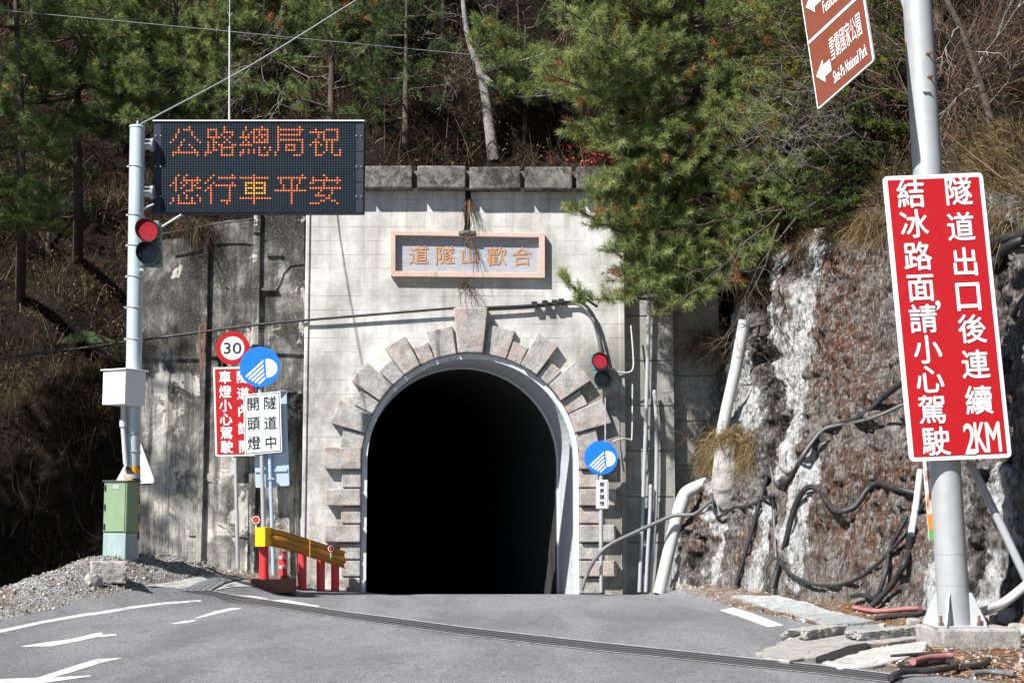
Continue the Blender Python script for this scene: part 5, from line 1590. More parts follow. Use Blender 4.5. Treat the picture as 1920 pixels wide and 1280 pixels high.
def kerb(label, p0, p1, wd, ht, seed):
    a, b = G(*p0), G(*p1); c = (a + b) / 2; d = b - a
    lump('kerb_block', 'plinth', Vector((c.x, c.y, gz(c.x, c.y) + 0.045 + ht * 0.12)), (d.length, wd, ht), label, 'kerb', seed, math.atan2(d.y, d.x), rough=0.16, sub=5, cube=0.86)
kerb('broken concrete kerb lump at the corner of the asphalt', (1490, 1206), (1566, 1193), 0.34, 0.2, 31)
kerb('narrow concrete kerb lump reaching back to the pole footing', (1600, 1207), (1742, 1192), 0.26, 0.18, 33)
slab('gutter_shade', 'dark open gutter between the broken kerbs', [(1530, 1240), (1590, 1218), (1625, 1212), (1632, 1216), (1560, 1244)], 0.056, 'black', 'painted shade', None, 0.1, 0.01)  # no real hole: a flat black slab paints the shade of the gap
slab('concrete_apron', 'broad flat concrete slab beside the gutter', [(1545, 1245), (1640, 1218), (1740, 1205), (1735, 1225), (1640, 1252), (1570, 1256)], 0.03, 'slab', 'slab', None, 0.2, 0.03)
def gh(name, label, px, r, mat, cat='hose', z=None):
    pts = [G(x, y) + Z1 * (r * (z or 1.0)) for x, y in px]
    mb = MB(); mb.tube(spline(pts, 6), r, 10)
    return tag(mb.build(name, mat), label, cat)
gh('pink_hose', 'faded pink hose lying under the debris at the foot of the rock', [C8(1035, 905), C8(1130, 922), C8(1220, 920), C8(1300, 912), C8(1372, 908)], 0.034, 'hose_pink')
gh('hose_offcut', 'short black hose offcut lying in front of the pink hose', [C8(1150, 962), C8(1240, 950), C8(1330, 944), C8(1400, 930)], 0.038, 'hose')
gh('hose_offcut', 'straight dark hose offcut lying on the concrete slab by the footing', [C8(1232, 1160), C8(1330, 1152), C8(1400, 1148), C8(1485, 1146)], 0.03, 'hose')
gh('hose_coil', 'loose black hose coil lying in the grass at the bottom right corner', [C8(1225, 1285), C8(1270, 1258), C8(1340, 1248), C8(1450, 1245), C8(1545, 1228), C8(1555, 1208), C8(1500, 1198), C8(1400, 1212), C8(1330, 1220), C8(1270, 1215)], 0.034, 'hose', z=1.8)
gh('hose_offcut', 'curved black hose offcut right of the loose coil', [C8(1590, 1215), C8(1650, 1212), C8(1700, 1195), C8(1726, 1175)], 0.034, 'hose')
gh('hose_offcut', 'faded pink and white hose piece lying over the loose coil', [C8(1340, 1228), C8(1410, 1208), C8(1480, 1200), C8(1540, 1196)], 0.036, 'hose_pink', z=3.2)
gh('rubber_strip', 'flat grey rubber strip lying right of the loose coil', [C8(1645, 1245), C8(1740, 1238), C8(1860, 1250)], 0.03, 'hose_grey')
gh('white_pipe_end', 'end of a white pipe poking out right of the footing', [(1903, 1200), (1925, 1190), (1945, 1185)], 0.06, 'pvc', 'pipe')
lump('rock_lump', 'plinth', RK(1366, 897, 0.06), (0.70, 0.5, 1.5), 'pale smooth concrete lump bulging from the rock above the thin hose', 'rock lump', 9, 0.4, rough=0.12, cube=0.12, sub=4)
for k, (px, py, sz) in enumerate(((1712, 1172, .2), (1890, 1160, .3), (1862, 1168, .22), (1905, 1185, .25), (1655, 1178, .12))):
    lump('stone', 'plinth', G(px, py) + Z1 * 0.04, (sz, sz * 0.8, sz * 0.7), ('flat stone left of the pole footing', 'large stone right of the pole footing', 'stone tucked behind the right side of the pole footing', 'stone at the right edge below the dirty pipe', 'small pale stone between the offcut hose and the drain plate')[k], 'stone', 20 + k, k)

# ------------------------------------------------------------------ wires in the air
g0 = on_pole(236)
cable('guy_wire', 'pale stay wire running from the tall pole top up into the trees', 'wire', [g0, P(470, 123, 29.4), P(672, -2, 31.6), P(800, -80, 33)], 0.015, 'galv', 6)
cable('overhead_wire', 'thin dark overhead wire sagging across the trees behind the message board', 'wire', [P(-60, 14, 32), P(300, 47, 32), P(600, 76, 32), P(905, 105, 32.4)], 0.012, 'hose_grey', 6)
cable('thin_lead', 'thin dark lead hanging from the coping plants to the wing wall top', 'wire', [P(300, 440, 31.2), P(400, 421, 31.2), P(470, 411, 31.1)], 0.018, 'hose', 6)
# ================================================================== VEGETATION
def blades(base, d, L, W, droop, tint, name, mat, parent=None, segs=3):
    """curved tapering blades: base (n,3), d (n,3) unit, L W droop tint (n,)"""
    n = len(base)
    side = norm(np.cross(d, RNG.normal(size=(n, 3))))
    pts = []
    for k in range(segs):
        f = k / segs
        c = base + d * (L * f)[:, None]
        c[:, 2] -= droop * L * f * f
        w_ = (W * (1 - 0.75 * f) * 0.5)[:, None]
        pts += [c - side * w_, c + side * w_]
    tip = base + d * L[:, None]; tip[:, 2] -= droop * L
    pts.append(tip)
    m = len(pts)
    V = np.stack(pts, 1).reshape(-1, 3)
    o = (np.arange(n) * m)[:, None]
    F_ = []
    for k in range(segs - 1):
        a = 2 * k
        F_ += [o + np.array([[a, a + 1, a + 3]]), o + np.array([[a, a + 3, a + 2]])]
    a = 2 * (segs - 1)
    F_.append(o + np.array([[a, a + 1, a + 2]]))
    return np_mesh(name, V, np.concatenate(F_), mat, parent, np.repeat(tint, m))

def leaves(pos, size, tint, name, mat, parent=None, aspect=0.5):
    n = len(pos)
    a = norm(RNG.normal(size=(n, 3))); b = norm(np.cross(a, RNG.normal(size=(n, 3))))
    s = size[:, None]
    V = np.stack([pos - a * s, pos + b * s * aspect, pos + a * s, pos - b * s * aspect], 1).reshape(-1, 3)
    return np_mesh(name, V, np.arange(4 * n).reshape(-1, 4), mat, parent, np.repeat(tint, 4))

def tuft_needles(T, name, mat, parent, K, L, W, spread=1.0, dead=0.0):
    """T: list of (centre, direction, tint)"""
    C = np.array([t_[0] for t_ in T]); Dv = norm(np.array([t_[1] for t_ in T])); ti = np.array([t_[2] for t_ in T])
    n = len(C)
    C = np.repeat(C, K, 0); Dv = np.repeat(Dv, K, 0); ti = np.repeat(ti, K)
    along = RNG.uniform(-0.10, 0.06, n * K)[:, None] * (L / 0.15)
    r = norm(RNG.normal(size=(n * K, 3)))
    d = norm(Dv * RNG.uniform(0.25, 1.1, n * K)[:, None] + r * spread * 0.75)
    base = C + Dv * along
    ln = L * RNG.uniform(0.7, 1.15, n * K)
    side = norm(np.cross(d, RNG.normal(size=(n * K, 3)))) * (W / 2)
    tip = base + d * ln[:, None]; tip[:, 2] -= ln * 0.10
    V = np.stack([base - side, base + side, tip], 1).reshape(-1, 3)
    ti = np.clip(ti + RNG.normal(0, 0.07, n * K), 0, 0.89)
    if dead: ti[RNG.random(n * K) < 0.02] = 0.95
    ti = np.where(np.repeat(np.array([t_[2] for t_ in T]), K) > 0.92, 0.93 + 0.07 * RNG.random(n * K), ti)
    return np_mesh(name, V, np.arange(3 * n * K).reshape(-1, 3), mat, parent, np.repeat(ti, 3))

UP = Vector((0, 0, 1))
def rv(): return Vector((random.gauss(0, 1), random.gauss(0, 1), random.gauss(0, 1))).normalized()

def bough(wood, T, p0, p1, width, ntw, r0, sag=0.08, tint=0.5, flat=False, dens=1.0, deadp=0.02, twigmat=0):
    p0, p1 = Vector(p0), Vector(p1)
    L = (p1 - p0).length
    mid = p0.lerp(p1, 0.5) + UP * (-sag * L) + rv() * (0.06 * L)
    q = spline([p0, mid, p1 + UP * 0.04 * L], 6)
    wood.tube(q, [r0 * (1 - 0.8 * k / (len(q) - 1)) for k in range(len(q))], 6)
    def at(t):
        s = t * (len(q) - 1); k = min(int(s), len(q) - 2); return q[k].lerp(q[k + 1], s - k), (q[k + 1] - q[k]).normalized()
    for k in range(ntw):
        t = 0.22 + 0.78 * (k + random.random()) / ntw
        p, tg = at(min(t, 0.999))
        side = tg.cross(UP)
        if side.length < 0.1: side = tg.cross(Vector((0, 1, 0)))
        side.normalize()
        side = side * random.choice((-1, 1)) + rv() * (0.25 if flat else 0.6)
        ln = width * (1 - 0.5 * t) * random.uniform(0.55, 1.15)
        d = (tg * 0.65 + side * 0.8 + UP * (0.0 if flat else 0.22)).normalized()
        e = p + d * ln + UP * (0.10 * ln * (0.2 if flat else 1))
        m_ = p.lerp(e, 0.5) - UP * 0.05 * ln
        wood.tube([p, m_, e], [0.009, 0.007, 0.004], 4)
        tw = tint + random.gauss(0, 0.15)
        if random.random() < deadp: tw = 0.95
        nn = max(2, int(ln / 0.14 * dens))
        for j in range(nn):
            f = 0.35 + 0.65 * (j + 1) / nn
            c = p.lerp(m_, f * 2) if f < 0.5 else m_.lerp(e, f * 2 - 1)
            dd = (d + rv() * 0.45 + UP * (0.05 if flat else 0.35)).normalized()
            c2 = c + rv() * 0.05
            if not flat and random.random() < 0.5:
                c2 = c + dd * random.uniform(0.05, 0.16)
            T.append((tuple(c2), tuple(dd), tw if tw > 0.92 else min(0.88, max(0.02, tw + random.gauss(0, 0.06)))))
    for j in range(3):
        T.append((tuple(q[-1] + rv() * 0.04), tuple(((q[-1] - q[-2]).normalized() + rv() * 0.4)), min(0.88, max(0.05, tint + 0.1))))

def conifer(name, label, trunk, boughs, r=0.12, K=46, L=0.165, W=0.0088, tint=0.5, width=0.75, mat='needles', bark='bark', flat=False, spread=1.0, dens=1.0, cat='pine tree', group=None, deadp=0.008, ntw=None, dY=1.0):
    """trunk: list of world points; boughs: (attach point, tip point[, width, tint])"""
    t = thing(name, label, cat, Vector(trunk[0]), group)
    wood, T = MB(), []
    q = spline(trunk, 6)
    n = len(q)
    wood.tube(q, [r * (1 - 0.75 * k / (n - 1)) for k in range(n)], 12)
    for b in boughs:
        w_ = b[2] if len(b) > 2 and b[2] else width
        ti = tint + (b[3] if len(b) > 3 else 0)
        ln = (Vector(b[1]) - Vector(b[0])).length
        bough(wood, T, b[0], b[1], w_, ntw or max(7, int(ln * 12)), min(0.05, 0.016 + 0.012 * ln), random.uniform(-0.02, 0.12), ti, flat, dens, deadp)
    wood.build('trunk', bark, t)
    tuft_needles(T, 'crown', mat, t, K, L, W, spread, 1)
    return t

def more(lst, n=1, j=26):
    out = list(lst)
    for _ in range(n):
        for b in lst:
            r_ = lambda: random.uniform(-j, j)
            out.append((b[0] + r_() * .2, b[1] + r_() * .6, b[2] + r_(), b[3] + r_()) + tuple(b[4:]))
    return out

def pxb(lst, Y0, near=(0.3, 1.6)):
    """(x0,y0,x1,y1[,width,tint]) in pixels to world boughs; tips come nearer than the trunk"""
    out = []
    for b in lst:
        a = P(b[0], b[1], Y0)
        ln = math.hypot(b[2] - b[0], b[3] - b[1]) / 90
        e = P(b[2], b[3], Y0 - random.uniform(*near) * min(1.6, 0.4 + ln * 0.5))
        out.append((a, e) + tuple(b[4:]))
    return out

def hillY(px, py, back): return HL(px, py, back).y

# pines at the upper left
Y = 34.6
conifer('pine_tree', 'dark trunked pine at the upper left, trunk standing clear below its crown', [HL(146, 490), P(147, 380, Y), P(144, 230, Y + .1), P(150, 60, Y), P(152, -120, Y)],
        pxb(more([(146, 225, 30, 262), (146, 215, 245, 232), (146, 180, 10, 190), (147, 160, 265, 175), (148, 120, 20, 110), (148, 110, 250, 120), (149, 70, 50, 50), (149, 65, 240, 70), (150, 30, 70, 0), (150, 20, 235, 20), (150, -20, 80, -50), (150, -20, 230, -40), (147, 140, 200, 90), (147, 170, 90, 130), (146, 200, 180, 250), (148, 90, 110, 140), (150, 20, 180, 60)], 1), Y),
        r=0.14, tint=0.52, width=0.8, group='pines on the wooded slope')
Y = 33.2
conifer('pine_tree', 'pine cut by the left edge of the photo with drooping lower boughs', [HL(38, 560), P(40, 400, Y), P(38, 200, Y), P(30, 20, Y), P(26, -120, Y)],
        pxb(more([(39, 280, -60, 300), (39, 270, 105, 300), (39, 330, 85, 395), (39, 340, -50, 400), (38, 230, 110, 245), (38, 210, -60, 215), (36, 140, 105, 150), (36, 120, -60, 130), (33, 60, 90, 30), (33, 50, -60, 40), (38, 300, 20, 360), (39, 370, 30, 430), (39, 400, 75, 425), (30, 0, 80, -30), (38, 180, 60, 100)], 1), Y),
        r=0.13, tint=0.47, width=0.75, group='pines on the wooded slope')
Y = 35.6
conifer('pine_tree', 'pine behind the tall pole top, boughs spreading low over the message board', [HL(332, 300), P(334, 200, Y), P(330, 60, Y), P(328, -120, Y)],
        pxb(more([(332, 175, 215, 205), (332, 170, 420, 190), (331, 140, 225, 150), (331, 130, 410, 130), (330, 90, 225, 85), (330, 80, 420, 80), (330, 40, 240, 20), (330, 35, 425, 30), (329, 0, 240, -40), (329, -10, 420, -30), (332, 195, 260, 222), (332, 195, 330, 222), (332, 200, 400, 222), (331, 110, 280, 60), (331, 60, 370, 110)], 2, 30), Y),
        r=0.12, tint=0.60, width=0.85, group='pines on the wooded slope')
Y = 36.6
conifer('pine_tree', 'pale tipped pine behind the antenna rod with a bare tangle under its boughs', [HL(585, 290), P(580, 180, Y), P(572, 40, Y), P(570, -140, Y)],
        pxb(more([(574, 45, 690, 20), (574, 55, 680, 65), (574, 40, 450, 30), (575, 60, 455, 70), (573, 20, 620, -30), (573, 10, 500, -40), (574, 30, 540, 10), (576, 70, 640, 90), (574, 0, 690, -20), (580, 175, 470, 195), (580, 180, 640, 205), (581, 200, 480, 222), (581, 200, 600, 222), (581, 195, 690, 222), (573, -10, 430, 0), (576, 60, 560, 95), (575, 50, 610, 60)], 2, 30), Y),
        r=0.12, tint=0.68, width=0.8, group='pines on the wooded slope')
Y = 37.5
conifer('pine_tree', 'thin pine with two flat isolated sprays left of the bare pale trunk', [HL(700, 290), P(690, 180, Y), P(680, 60, Y), P(676, -140, Y)],
        pxb(more([(682, 75, 800, 66, .5), (682, 85, 835, 78, .5), (684, 110, 780, 112, .5), (684, 118, 848, 128, .5), (682, 60, 740, 40, .5), (686, 150, 600, 170), (690, 200, 770, 230, .6, -.25), (688, 190, 620, 240, .6, -.2), (690, 220, 740, 280, .6, -.25)], 1, 10), Y),
        r=0.10, tint=0.66, width=0.6, group='pines on the wooded slope')
# pale half-dead tree above the coping
Y = 33.6
t = conifer('half_dead_tree', 'pale barked half dead tree rising behind the middle of the coping', [HL(926, 300), P(918, 240, Y), P(906, 160, Y), P(884, 90, Y), P(871, 30, Y), P(862, -90, Y)],
        pxb(more([(890, 95, 905, 45, .4), (895, 110, 960, 75, .45), (900, 120, 1005, 140, .5), (903, 130, 960, 120, .5), (906, 150, 1055, 185, .5), (905, 130, 1030, 105, .5), (902, 120, 930, 60, .45), (906, 140, 980, 165, .5)], 1, 14), Y),
        r=0.15, tint=0.58, width=0.5, bark='pale_bark', cat='tree')
mb = MB()
def twigs(mb, p, d, L, r, depth, wig=0.35, up=0.0):
    pts = [p]; q = p.copy(); dd = d.copy()
    n = 4
    for k in range(n):
        dd = (dd + rv() * wig + UP * up).normalized()
        q = q + dd * (L / n); pts.append(q.copy())
        if depth > 0 and k >= 1:
            for _ in range(random.choice((1, 1, 2))):
                twigs(mb, q, (dd + rv() * 0.9).normalized(), L * random.uniform(0.35, 0.6), r * 0.55, depth - 1, wig, up)
    mb.tube(pts, [r * (1 - 0.8 * k / n) for k in range(n + 1)], 4, 0, False)
for a, b in (((890, 105), (835, 50)), ((893, 115), (812, 185)), ((903, 150), (850, 170)), ((908, 150), (995, 150)), ((880, 70), (850, 20)), ((874, 40), (840, -10)), ((884, 90), (900, 10)), ((896, 130), (860, 90))):
    p0, p1 = P(*a, Y), P(*b, Y - 0.5)
    twigs(mb, p0, (p1 - p0).normalized(), (p1 - p0).length * 1.1, 0.016, 2)
mb.build('bare_branches', 'twig', t)

def bare_bush(label, root, shoots, mat='twig', r=0.014, depth=2, wig=0.35, up=0.0, group=None, name='bare_shrub'):
    t = thing(name, label, 'shrub', root, group)
    mb = MB()
    for a, b in shoots:
        twigs(mb, Vector(a), (Vector(b) - Vector(a)).normalized(), (Vector(b) - Vector(a)).length, r, depth, wig, up)
    mb.build('branches', mat, t)
    return t
Y = 35.3
bare_bush('tangle of dead grey branches right of the antenna rod', P(500, 210, Y), [(P(x0, y0, Y), P(x1, y1, Y - .8)) for x0, y0, x1, y1 in ((530, 110, 470, 70), (530, 110, 600, 70), (520, 130, 560, 190), (510, 170, 420, 165), (470, 175, 440, 140), (520, 90, 550, 150), (500, 80, 480, 170), (540, 120, 620, 165), (530, 160, 600, 200), (460, 120, 520, 60))], 'twig', 0.02, 3, 0.5)

# hemlock-like dark evergreen on the right, then the big pine in front of it
Y = 28.6
conifer('hemlock_tree', 'dense dark evergreen with short yellow green needles beside the brown direction sign', [P(1640, 470, Y + .6), P(1632, 300, Y), P(1612, 100, Y), P(1600, -120, Y)],
        pxb(more([(1612, 30, 1440, 40, None, .15), (1612, 80, 1410, 120, None, .2), (1615, 110, 1430, 160, None, .25), (1616, 60, 1480, 75, None, .1), (1618, 150, 1470, 200, None, .15), (1625, 190, 1510, 240), (1630, 230, 1530, 290), (1635, 270, 1520, 340), (1638, 310, 1500, 390), (1640, 340, 1540, 420), (1612, 40, 1720, 60), (1615, 90, 1725, 120), (1620, 150, 1725, 190), (1628, 210, 1715, 250), (1634, 270, 1720, 310), (1640, 330, 1710, 370), (1640, 380, 1600, 430),
              (1605, -10, 1470, -10, None, .1), (1605, 0, 1700, -10), (1610, 50, 1560, 110, None, .1), (1620, 140, 1580, 210), (1630, 220, 1600, 300), (1636, 290, 1610, 370), (1640, 350, 1660, 420), (1615, 80, 1660, 130), (1625, 180, 1680, 240)], 1), Y, (0.2, 1.1)),
        r=0.13, K=40, L=0.05, W=0.011, tint=0.48, width=0.75, mat='hemlock', flat=True, spread=1.1, dens=2.0, cat='conifer', ntw=20)
Y = 31.6
BF = [(1300, 60, 1100, 70), (1300, 90, 1075, 120), (1304, 110, 1040, 175), (1305, 150, 1090, 205), (1308, 190, 1110, 250), (1310, 220, 1150, 290), (1314, 260, 1165, 330), (1318, 300, 1150, 345), (1320, 330, 1125, 362), (1322, 350, 1190, 410),
      (1300, 50, 1430, 30), (1302, 100, 1440, 90), (1305, 150, 1440, 150), (1308, 190, 1450, 215), (1312, 240, 1470, 265), (1316, 280, 1480, 320), (1320, 320, 1500, 350), (1324, 350, 1480, 390), (1328, 380, 1440, 440),
      (1296, 20, 1150, 10), (1296, 0, 1120, -30), (1296, 0, 1400, -30), (1294, -40, 1200, -80), (1300, 70, 1200, 120), (1305, 120, 1220, 190), (1310, 190, 1240, 260), (1315, 250, 1250, 340), (1300, 60, 1350, 110), (1305, 130, 1380, 180), (1310, 200, 1390, 250), (1316, 270, 1390, 320), (1320, 330, 1390, 390), (1295, 20, 1240, 50), (1308, 160, 1160, 150), (1300, 40, 1060, 30), (1318, 300, 1230, 380)]
b1 = pxb(more(BF, 1, 38), Y, (0.2, 2.0))
LOW = [(1330, 390, 1068, 402, .45), (1332, 410, 1120, 432, .55), (1334, 430, 1150, 480, .6), (1336, 440, 1165, 520, .6), (1336, 450, 1200, 560, .65), (1336, 460, 1250, 590, .6), (1336, 460, 1300, 570, .6), (1336, 450, 1360, 540, .55), (1334, 430, 1400, 500, .55), (1332, 400, 1420, 470, .6), (1332, 420, 1230, 470), (1334, 440, 1260, 520), (1330, 400, 1180, 430), (1336, 460, 1205, 520)]
b2 = pxb(LOW + more(LOW[2:], 1, 22)[len(LOW) - 2:], Y - 0.3, (0.9, 1.5))
a = P(1190, 585, Y - 2.0)
b2 += [(P(1230, 560, Y - 1.9), P(1085, 568, Y - 2.3), .28), (P(1120, 575, Y - 2.2), P(1055, 520, Y - 2.4), .16)]
conifer('pine_tree', 'big long needled pine overhanging the right corner of the portal', [P(1345, 560, Y + .9), P(1335, 450, Y + .3), P(1315, 270, Y), P(1300, 80, Y), P(1288, -140, Y)], b1 + b2,
        r=0.16, K=48, L=0.172, W=0.0088, tint=0.66, width=0.74, deadp=0.015, group='pines on the wooded slope')

# further wood higher up the slope, beyond the first trees
def far_pine(px, py, h, lb, ti, lean=0.0):
    b = HL(px, py)
    tr = [b - UP * 0.3, b + Vector((lean * .5, 0, h * .5)), b + Vector((lean, 0, h))]
    bs = []
    n = int(h * 4.2)
    for k in range(n):
        f = 0.22 + 0.76 * (k + random.random()) / n
        p = Vector(tr[0]).lerp(Vector(tr[2]), f)
        a = random.uniform(0, 2 * math.pi)
        ln = h * 0.30 * (1.15 - f) + 0.35
        bs.append((p, p + Vector((math.cos(a), math.sin(a) * 0.9, random.uniform(-0.05, 0.3))) * ln))
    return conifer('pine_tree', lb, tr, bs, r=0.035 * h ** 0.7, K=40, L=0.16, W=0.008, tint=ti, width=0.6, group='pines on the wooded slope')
far_pine(430, 250, 4.6, 'green pine standing just behind the message board', 0.50)
far_pine(620, 260, 4.2, 'green pine rising over the right half of the message board', 0.45)
far_pine(240, 180, 4.4, 'green pine between the clear trunk and the tall pole', 0.48)
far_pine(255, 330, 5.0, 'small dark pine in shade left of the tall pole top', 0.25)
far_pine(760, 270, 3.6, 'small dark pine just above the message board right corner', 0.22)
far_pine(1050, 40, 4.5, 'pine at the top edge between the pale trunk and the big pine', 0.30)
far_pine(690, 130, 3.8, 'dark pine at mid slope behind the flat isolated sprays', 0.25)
far_pine(1160, 10, 4.0, 'pine at the top edge behind the crown of the big pine', 0.45)
far_pine(420, 40, 4.4, 'pine at the top edge behind the antenna rod', 0.45)
far_pine(60, 60, 4.5, 'pine at the top left corner behind the nearer trunks', 0.35)

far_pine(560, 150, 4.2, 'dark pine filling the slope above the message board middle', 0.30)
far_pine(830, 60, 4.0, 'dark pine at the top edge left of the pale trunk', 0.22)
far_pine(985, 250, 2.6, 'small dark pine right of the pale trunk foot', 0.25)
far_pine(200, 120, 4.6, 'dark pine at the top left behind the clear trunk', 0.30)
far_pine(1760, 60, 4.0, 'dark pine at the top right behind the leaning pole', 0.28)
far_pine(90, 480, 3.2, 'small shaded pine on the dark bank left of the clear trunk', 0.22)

# trees standing left of the picture, which shade the bank and the wing wall
def tall_pine(x, y, h, rad, z0, lb, n=46):
    b = Vector((x, y, gz(x, y) - 0.2)); tp = b + Vector((0.4, 0.2, h))
    bs = []
    for k in range(n):
        f = z0 + (0.97 - z0) * (k + random.random()) / n
        p = b.lerp(tp, f); a = random.uniform(0, 2 * math.pi)
        ln = rad * (1.0 - 0.75 * max(0, f - z0) / (1 - z0)) * random.uniform(0.7, 1.05)
        bs.append((p, p + Vector((math.cos(a), math.sin(a), random.uniform(0.0, 0.3))) * ln))
    return conifer('pine_tree', lb, [b, b.lerp(tp, .5), tp], bs, r=0.22, K=30, L=0.18, W=0.014, tint=0.45, width=0.95, group='roadside pines shading the bank')
tall_pine(-15.9, 23.6, 18, 2.5, 0.42, 'tall roadside pine nearest the gravel mound, beyond the left edge', 30)
tall_pine(-17.8, 25.8, 24, 3.9, 0.12, 'tall roadside pine under the dark bank, beyond the left edge', 90)
tall_pine(-20.5, 21.5, 23, 4.0, 0.12, 'tall roadside pine furthest from the tunnel, beyond the left edge', 80)

# ------------------------------------------------------------------ undergrowth over the hillside
def surface_points(V, Fq, n, keep):
    A, B, C, D_ = V[Fq[:, 0]], V[Fq[:, 1]], V[Fq[:, 2]], V[Fq[:, 3]]
    nr = np.cross(C - A, D_ - B); ar = np.linalg.norm(nr, axis=1) / 2
    nr = norm(nr)
    cen = (A + B + C + D_) / 4
    wgt = ar * keep(cen)
    idx = RNG.choice(len(Fq), n, p=wgt / wgt.sum())
    s, t_ = RNG.random(n)[:, None], RNG.random(n)[:, None]
    p = (A[idx] * (1 - s) + B[idx] * s) * (1 - t_) + (D_[idx] * (1 - s) + C[idx] * s) * t_
    q = nr[idx]
    return p, q
def nfield(p, sc, seed):
    return np.array([noise.noise(Vector((a[0] * sc + seed, a[1] * sc, a[2] * sc))) for a in p])
def in_view(m):
    def k(c):
        x, y = nproj(c)
        return ((x > -m) & (x < 1920 + m) & (y > -m) & (y < 1200 + m) & (c[:, 1] > 8)).astype(float)
    return k
n = 420000
p, q = surface_points(HV, HFS, n, in_view(260))
q = np.where((q[:, 1:2] > 0), -q, q)
f1 = nfield(p[:, :3], 0.55, 3.0); f2 = nfield(p, 1.9, 9.0)
pxx, pyy = nproj(p)
keep = RNG.random(n) < np.clip(0.62 + f1 * 1.1 + f2 * 0.9, 0.30, 1)
p, q, f1, f2, pxx, pyy = p[keep], q[keep], f1[keep], f2[keep], pxx[keep], pyy[keep]
n = len(p)
d = norm(q * 0.7 + np.array([0, 0, 0.75]) + RNG.normal(size=(n, 3)) * 0.55)
L = RNG.uniform(0.2, 0.75, n) * (1 + 0.4 * f2)
ti = np.clip(0.36 + 0.34 * f1 + 0.24 * f2 + RNG.normal(0, 0.22, n), 0.0, 0.80)
gr = RNG.random(n) < np.clip(0.10 + 0.3 * nfield(p, 0.8, 21.0), 0, 0.5)
ti = np.where(gr, RNG.uniform(0.83, 0.95, n), ti)
ti = np.where(RNG.random(n) < 0.008, 1.0, ti)
tag(blades(p - q * 0.03, d, L, RNG.uniform(0.007, 0.018, n), RNG.uniform(0.1, 0.8, n), ti, 'undergrowth', 'dry'), 'brown dry grass, dead stems and vines covering the wooded slope', 'undergrowth', None, 'stuff')
# broad leaves in drifts
n = 60000
p, q = surface_points(HV, HFS, n, in_view(200))
q = np.where((q[:, 1:2] > 0), -q, q)
f = nfield(p, 0.7, 40.0)
k = f > 0.12
p, q, f = p[k], q[k], f[k]; n = len(p)
p = p + q * RNG.uniform(0.05, 0.7, n)[:, None]
tag(leaves(p, RNG.uniform(0.018, 0.05, n), np.where(RNG.random(n) < 0.55, RNG.uniform(0.3, 0.75, n), RNG.uniform(0.84, 0.97, n)), 'shrub_leaves', 'dry'), 'small brown and green shrub leaves in drifts among the dry grass', 'shrubs', None, 'stuff')
# thin grey and brown stems
n = 7000
p, q = surface_points(HV, HFS, n, in_view(200))
q = np.where((q[:, 1:2] > 0), -q, q)
d = norm(q * 0.5 + np.array([0, 0, 0.9]) + RNG.normal(size=(n, 3)) * 0.5)
tag(blades(p, d, RNG.uniform(0.5, 1.7, n), RNG.uniform(0.012, 0.028, n), RNG.uniform(-0.1, 0.6, n), RNG.uniform(0.3, 0.8, n), 'dead_stems', 'dry', segs=4), 'long thin dead stems leaning over the wooded slope', 'stems', None, 'stuff')

# straw grass along the top of the rock and hanging from it
def near_px(regs):
    def k(c):
        x, y = nproj(c); w_ = np.zeros(len(c))
        for x0, y0, x1, y1, g in regs: w_ = np.maximum(w_, g * ((x > x0) & (x < x1) & (y > y0) & (y < y1) & (c[:, 1] > 8)))
        return w_ + 1e-9 * (w_.sum() == 0)
    return k
p, q = surface_points(HV, HFS, 16000, near_px([(1790, 230, 2100, 430, 1.0), (1560, 330, 1720, 430, .6)]))
q = np.where((q[:, 1:2] > 0), -q, q); n = len(p)
d = norm(q * 0.6 + np.array([-0.2, 0, 0.9]) + RNG.normal(size=(n, 3)) * 0.45)
tag(blades(p, d, RNG.uniform(0.15, 0.55, n), RNG.uniform(0.005, 0.010, n), RNG.uniform(0.2, 0.9, n), np.clip(RNG.normal(0.40, 0.28, n), 0, 1), 'straw_grass', 'straw'), 'yellow straw grass on the slope above the rock face', 'grass', None, 'stuff')
p, q = surface_points(ROCKV, RF, 9000, near_px([(1290, 380, 1440, 560, 1.0), (1420, 370, 1660, 450, 1.0), (1300, 800, 1420, 880, 1.2), (1640, 380, 1920, 440, .6), (1400, 400, 1500, 470, 1.5)]))
q = np.where((q[:, 0:1] > 0), -q, q); n = len(p)
d = norm(q * 0.8 + np.array([-0.1, -0.1, -0.1]) + RNG.normal(size=(n, 3)) * 0.5)
tag(blades(p, d, RNG.uniform(0.15, 0.6, n), RNG.uniform(0.005, 0.010, n), RNG.uniform(0.4, 1.1, n), np.clip(RNG.normal(0.28, 0.24, n), 0, 1), 'hanging_grass', 'straw'), 'dry straw grass hanging from the top edge and ledges of the rock face', 'grass', None, 'stuff')
# brown roots and moss in the rock
p, q = surface_points(ROCKV, RF, 26000, near_px([(1250, 400, 1920, 1120, 0.5), (1520, 850, 1720, 1080, 1.0), (1560, 430, 1680, 800, 1.0)]))
q = np.where((q[:, 0:1] > 0), -q, q)
k = nfield(p, 1.3, 60.0) > 0.05
p, q = p[k], q[k]; n = len(p)
d = norm(q * 0.6 + np.array([0, 0, -0.5]) + RNG.normal(size=(n, 3)) * 0.5)
tag(blades(p, d, RNG.uniform(0.04, 0.16, n), RNG.uniform(0.005, 0.012, n), RNG.uniform(0.2, 1.0, n), RNG.uniform(0.25, 0.75, n), 'rock_moss', 'dry', segs=2), 'brown dry moss and rootlets clinging to the rock face', 'moss', None, 'stuff')

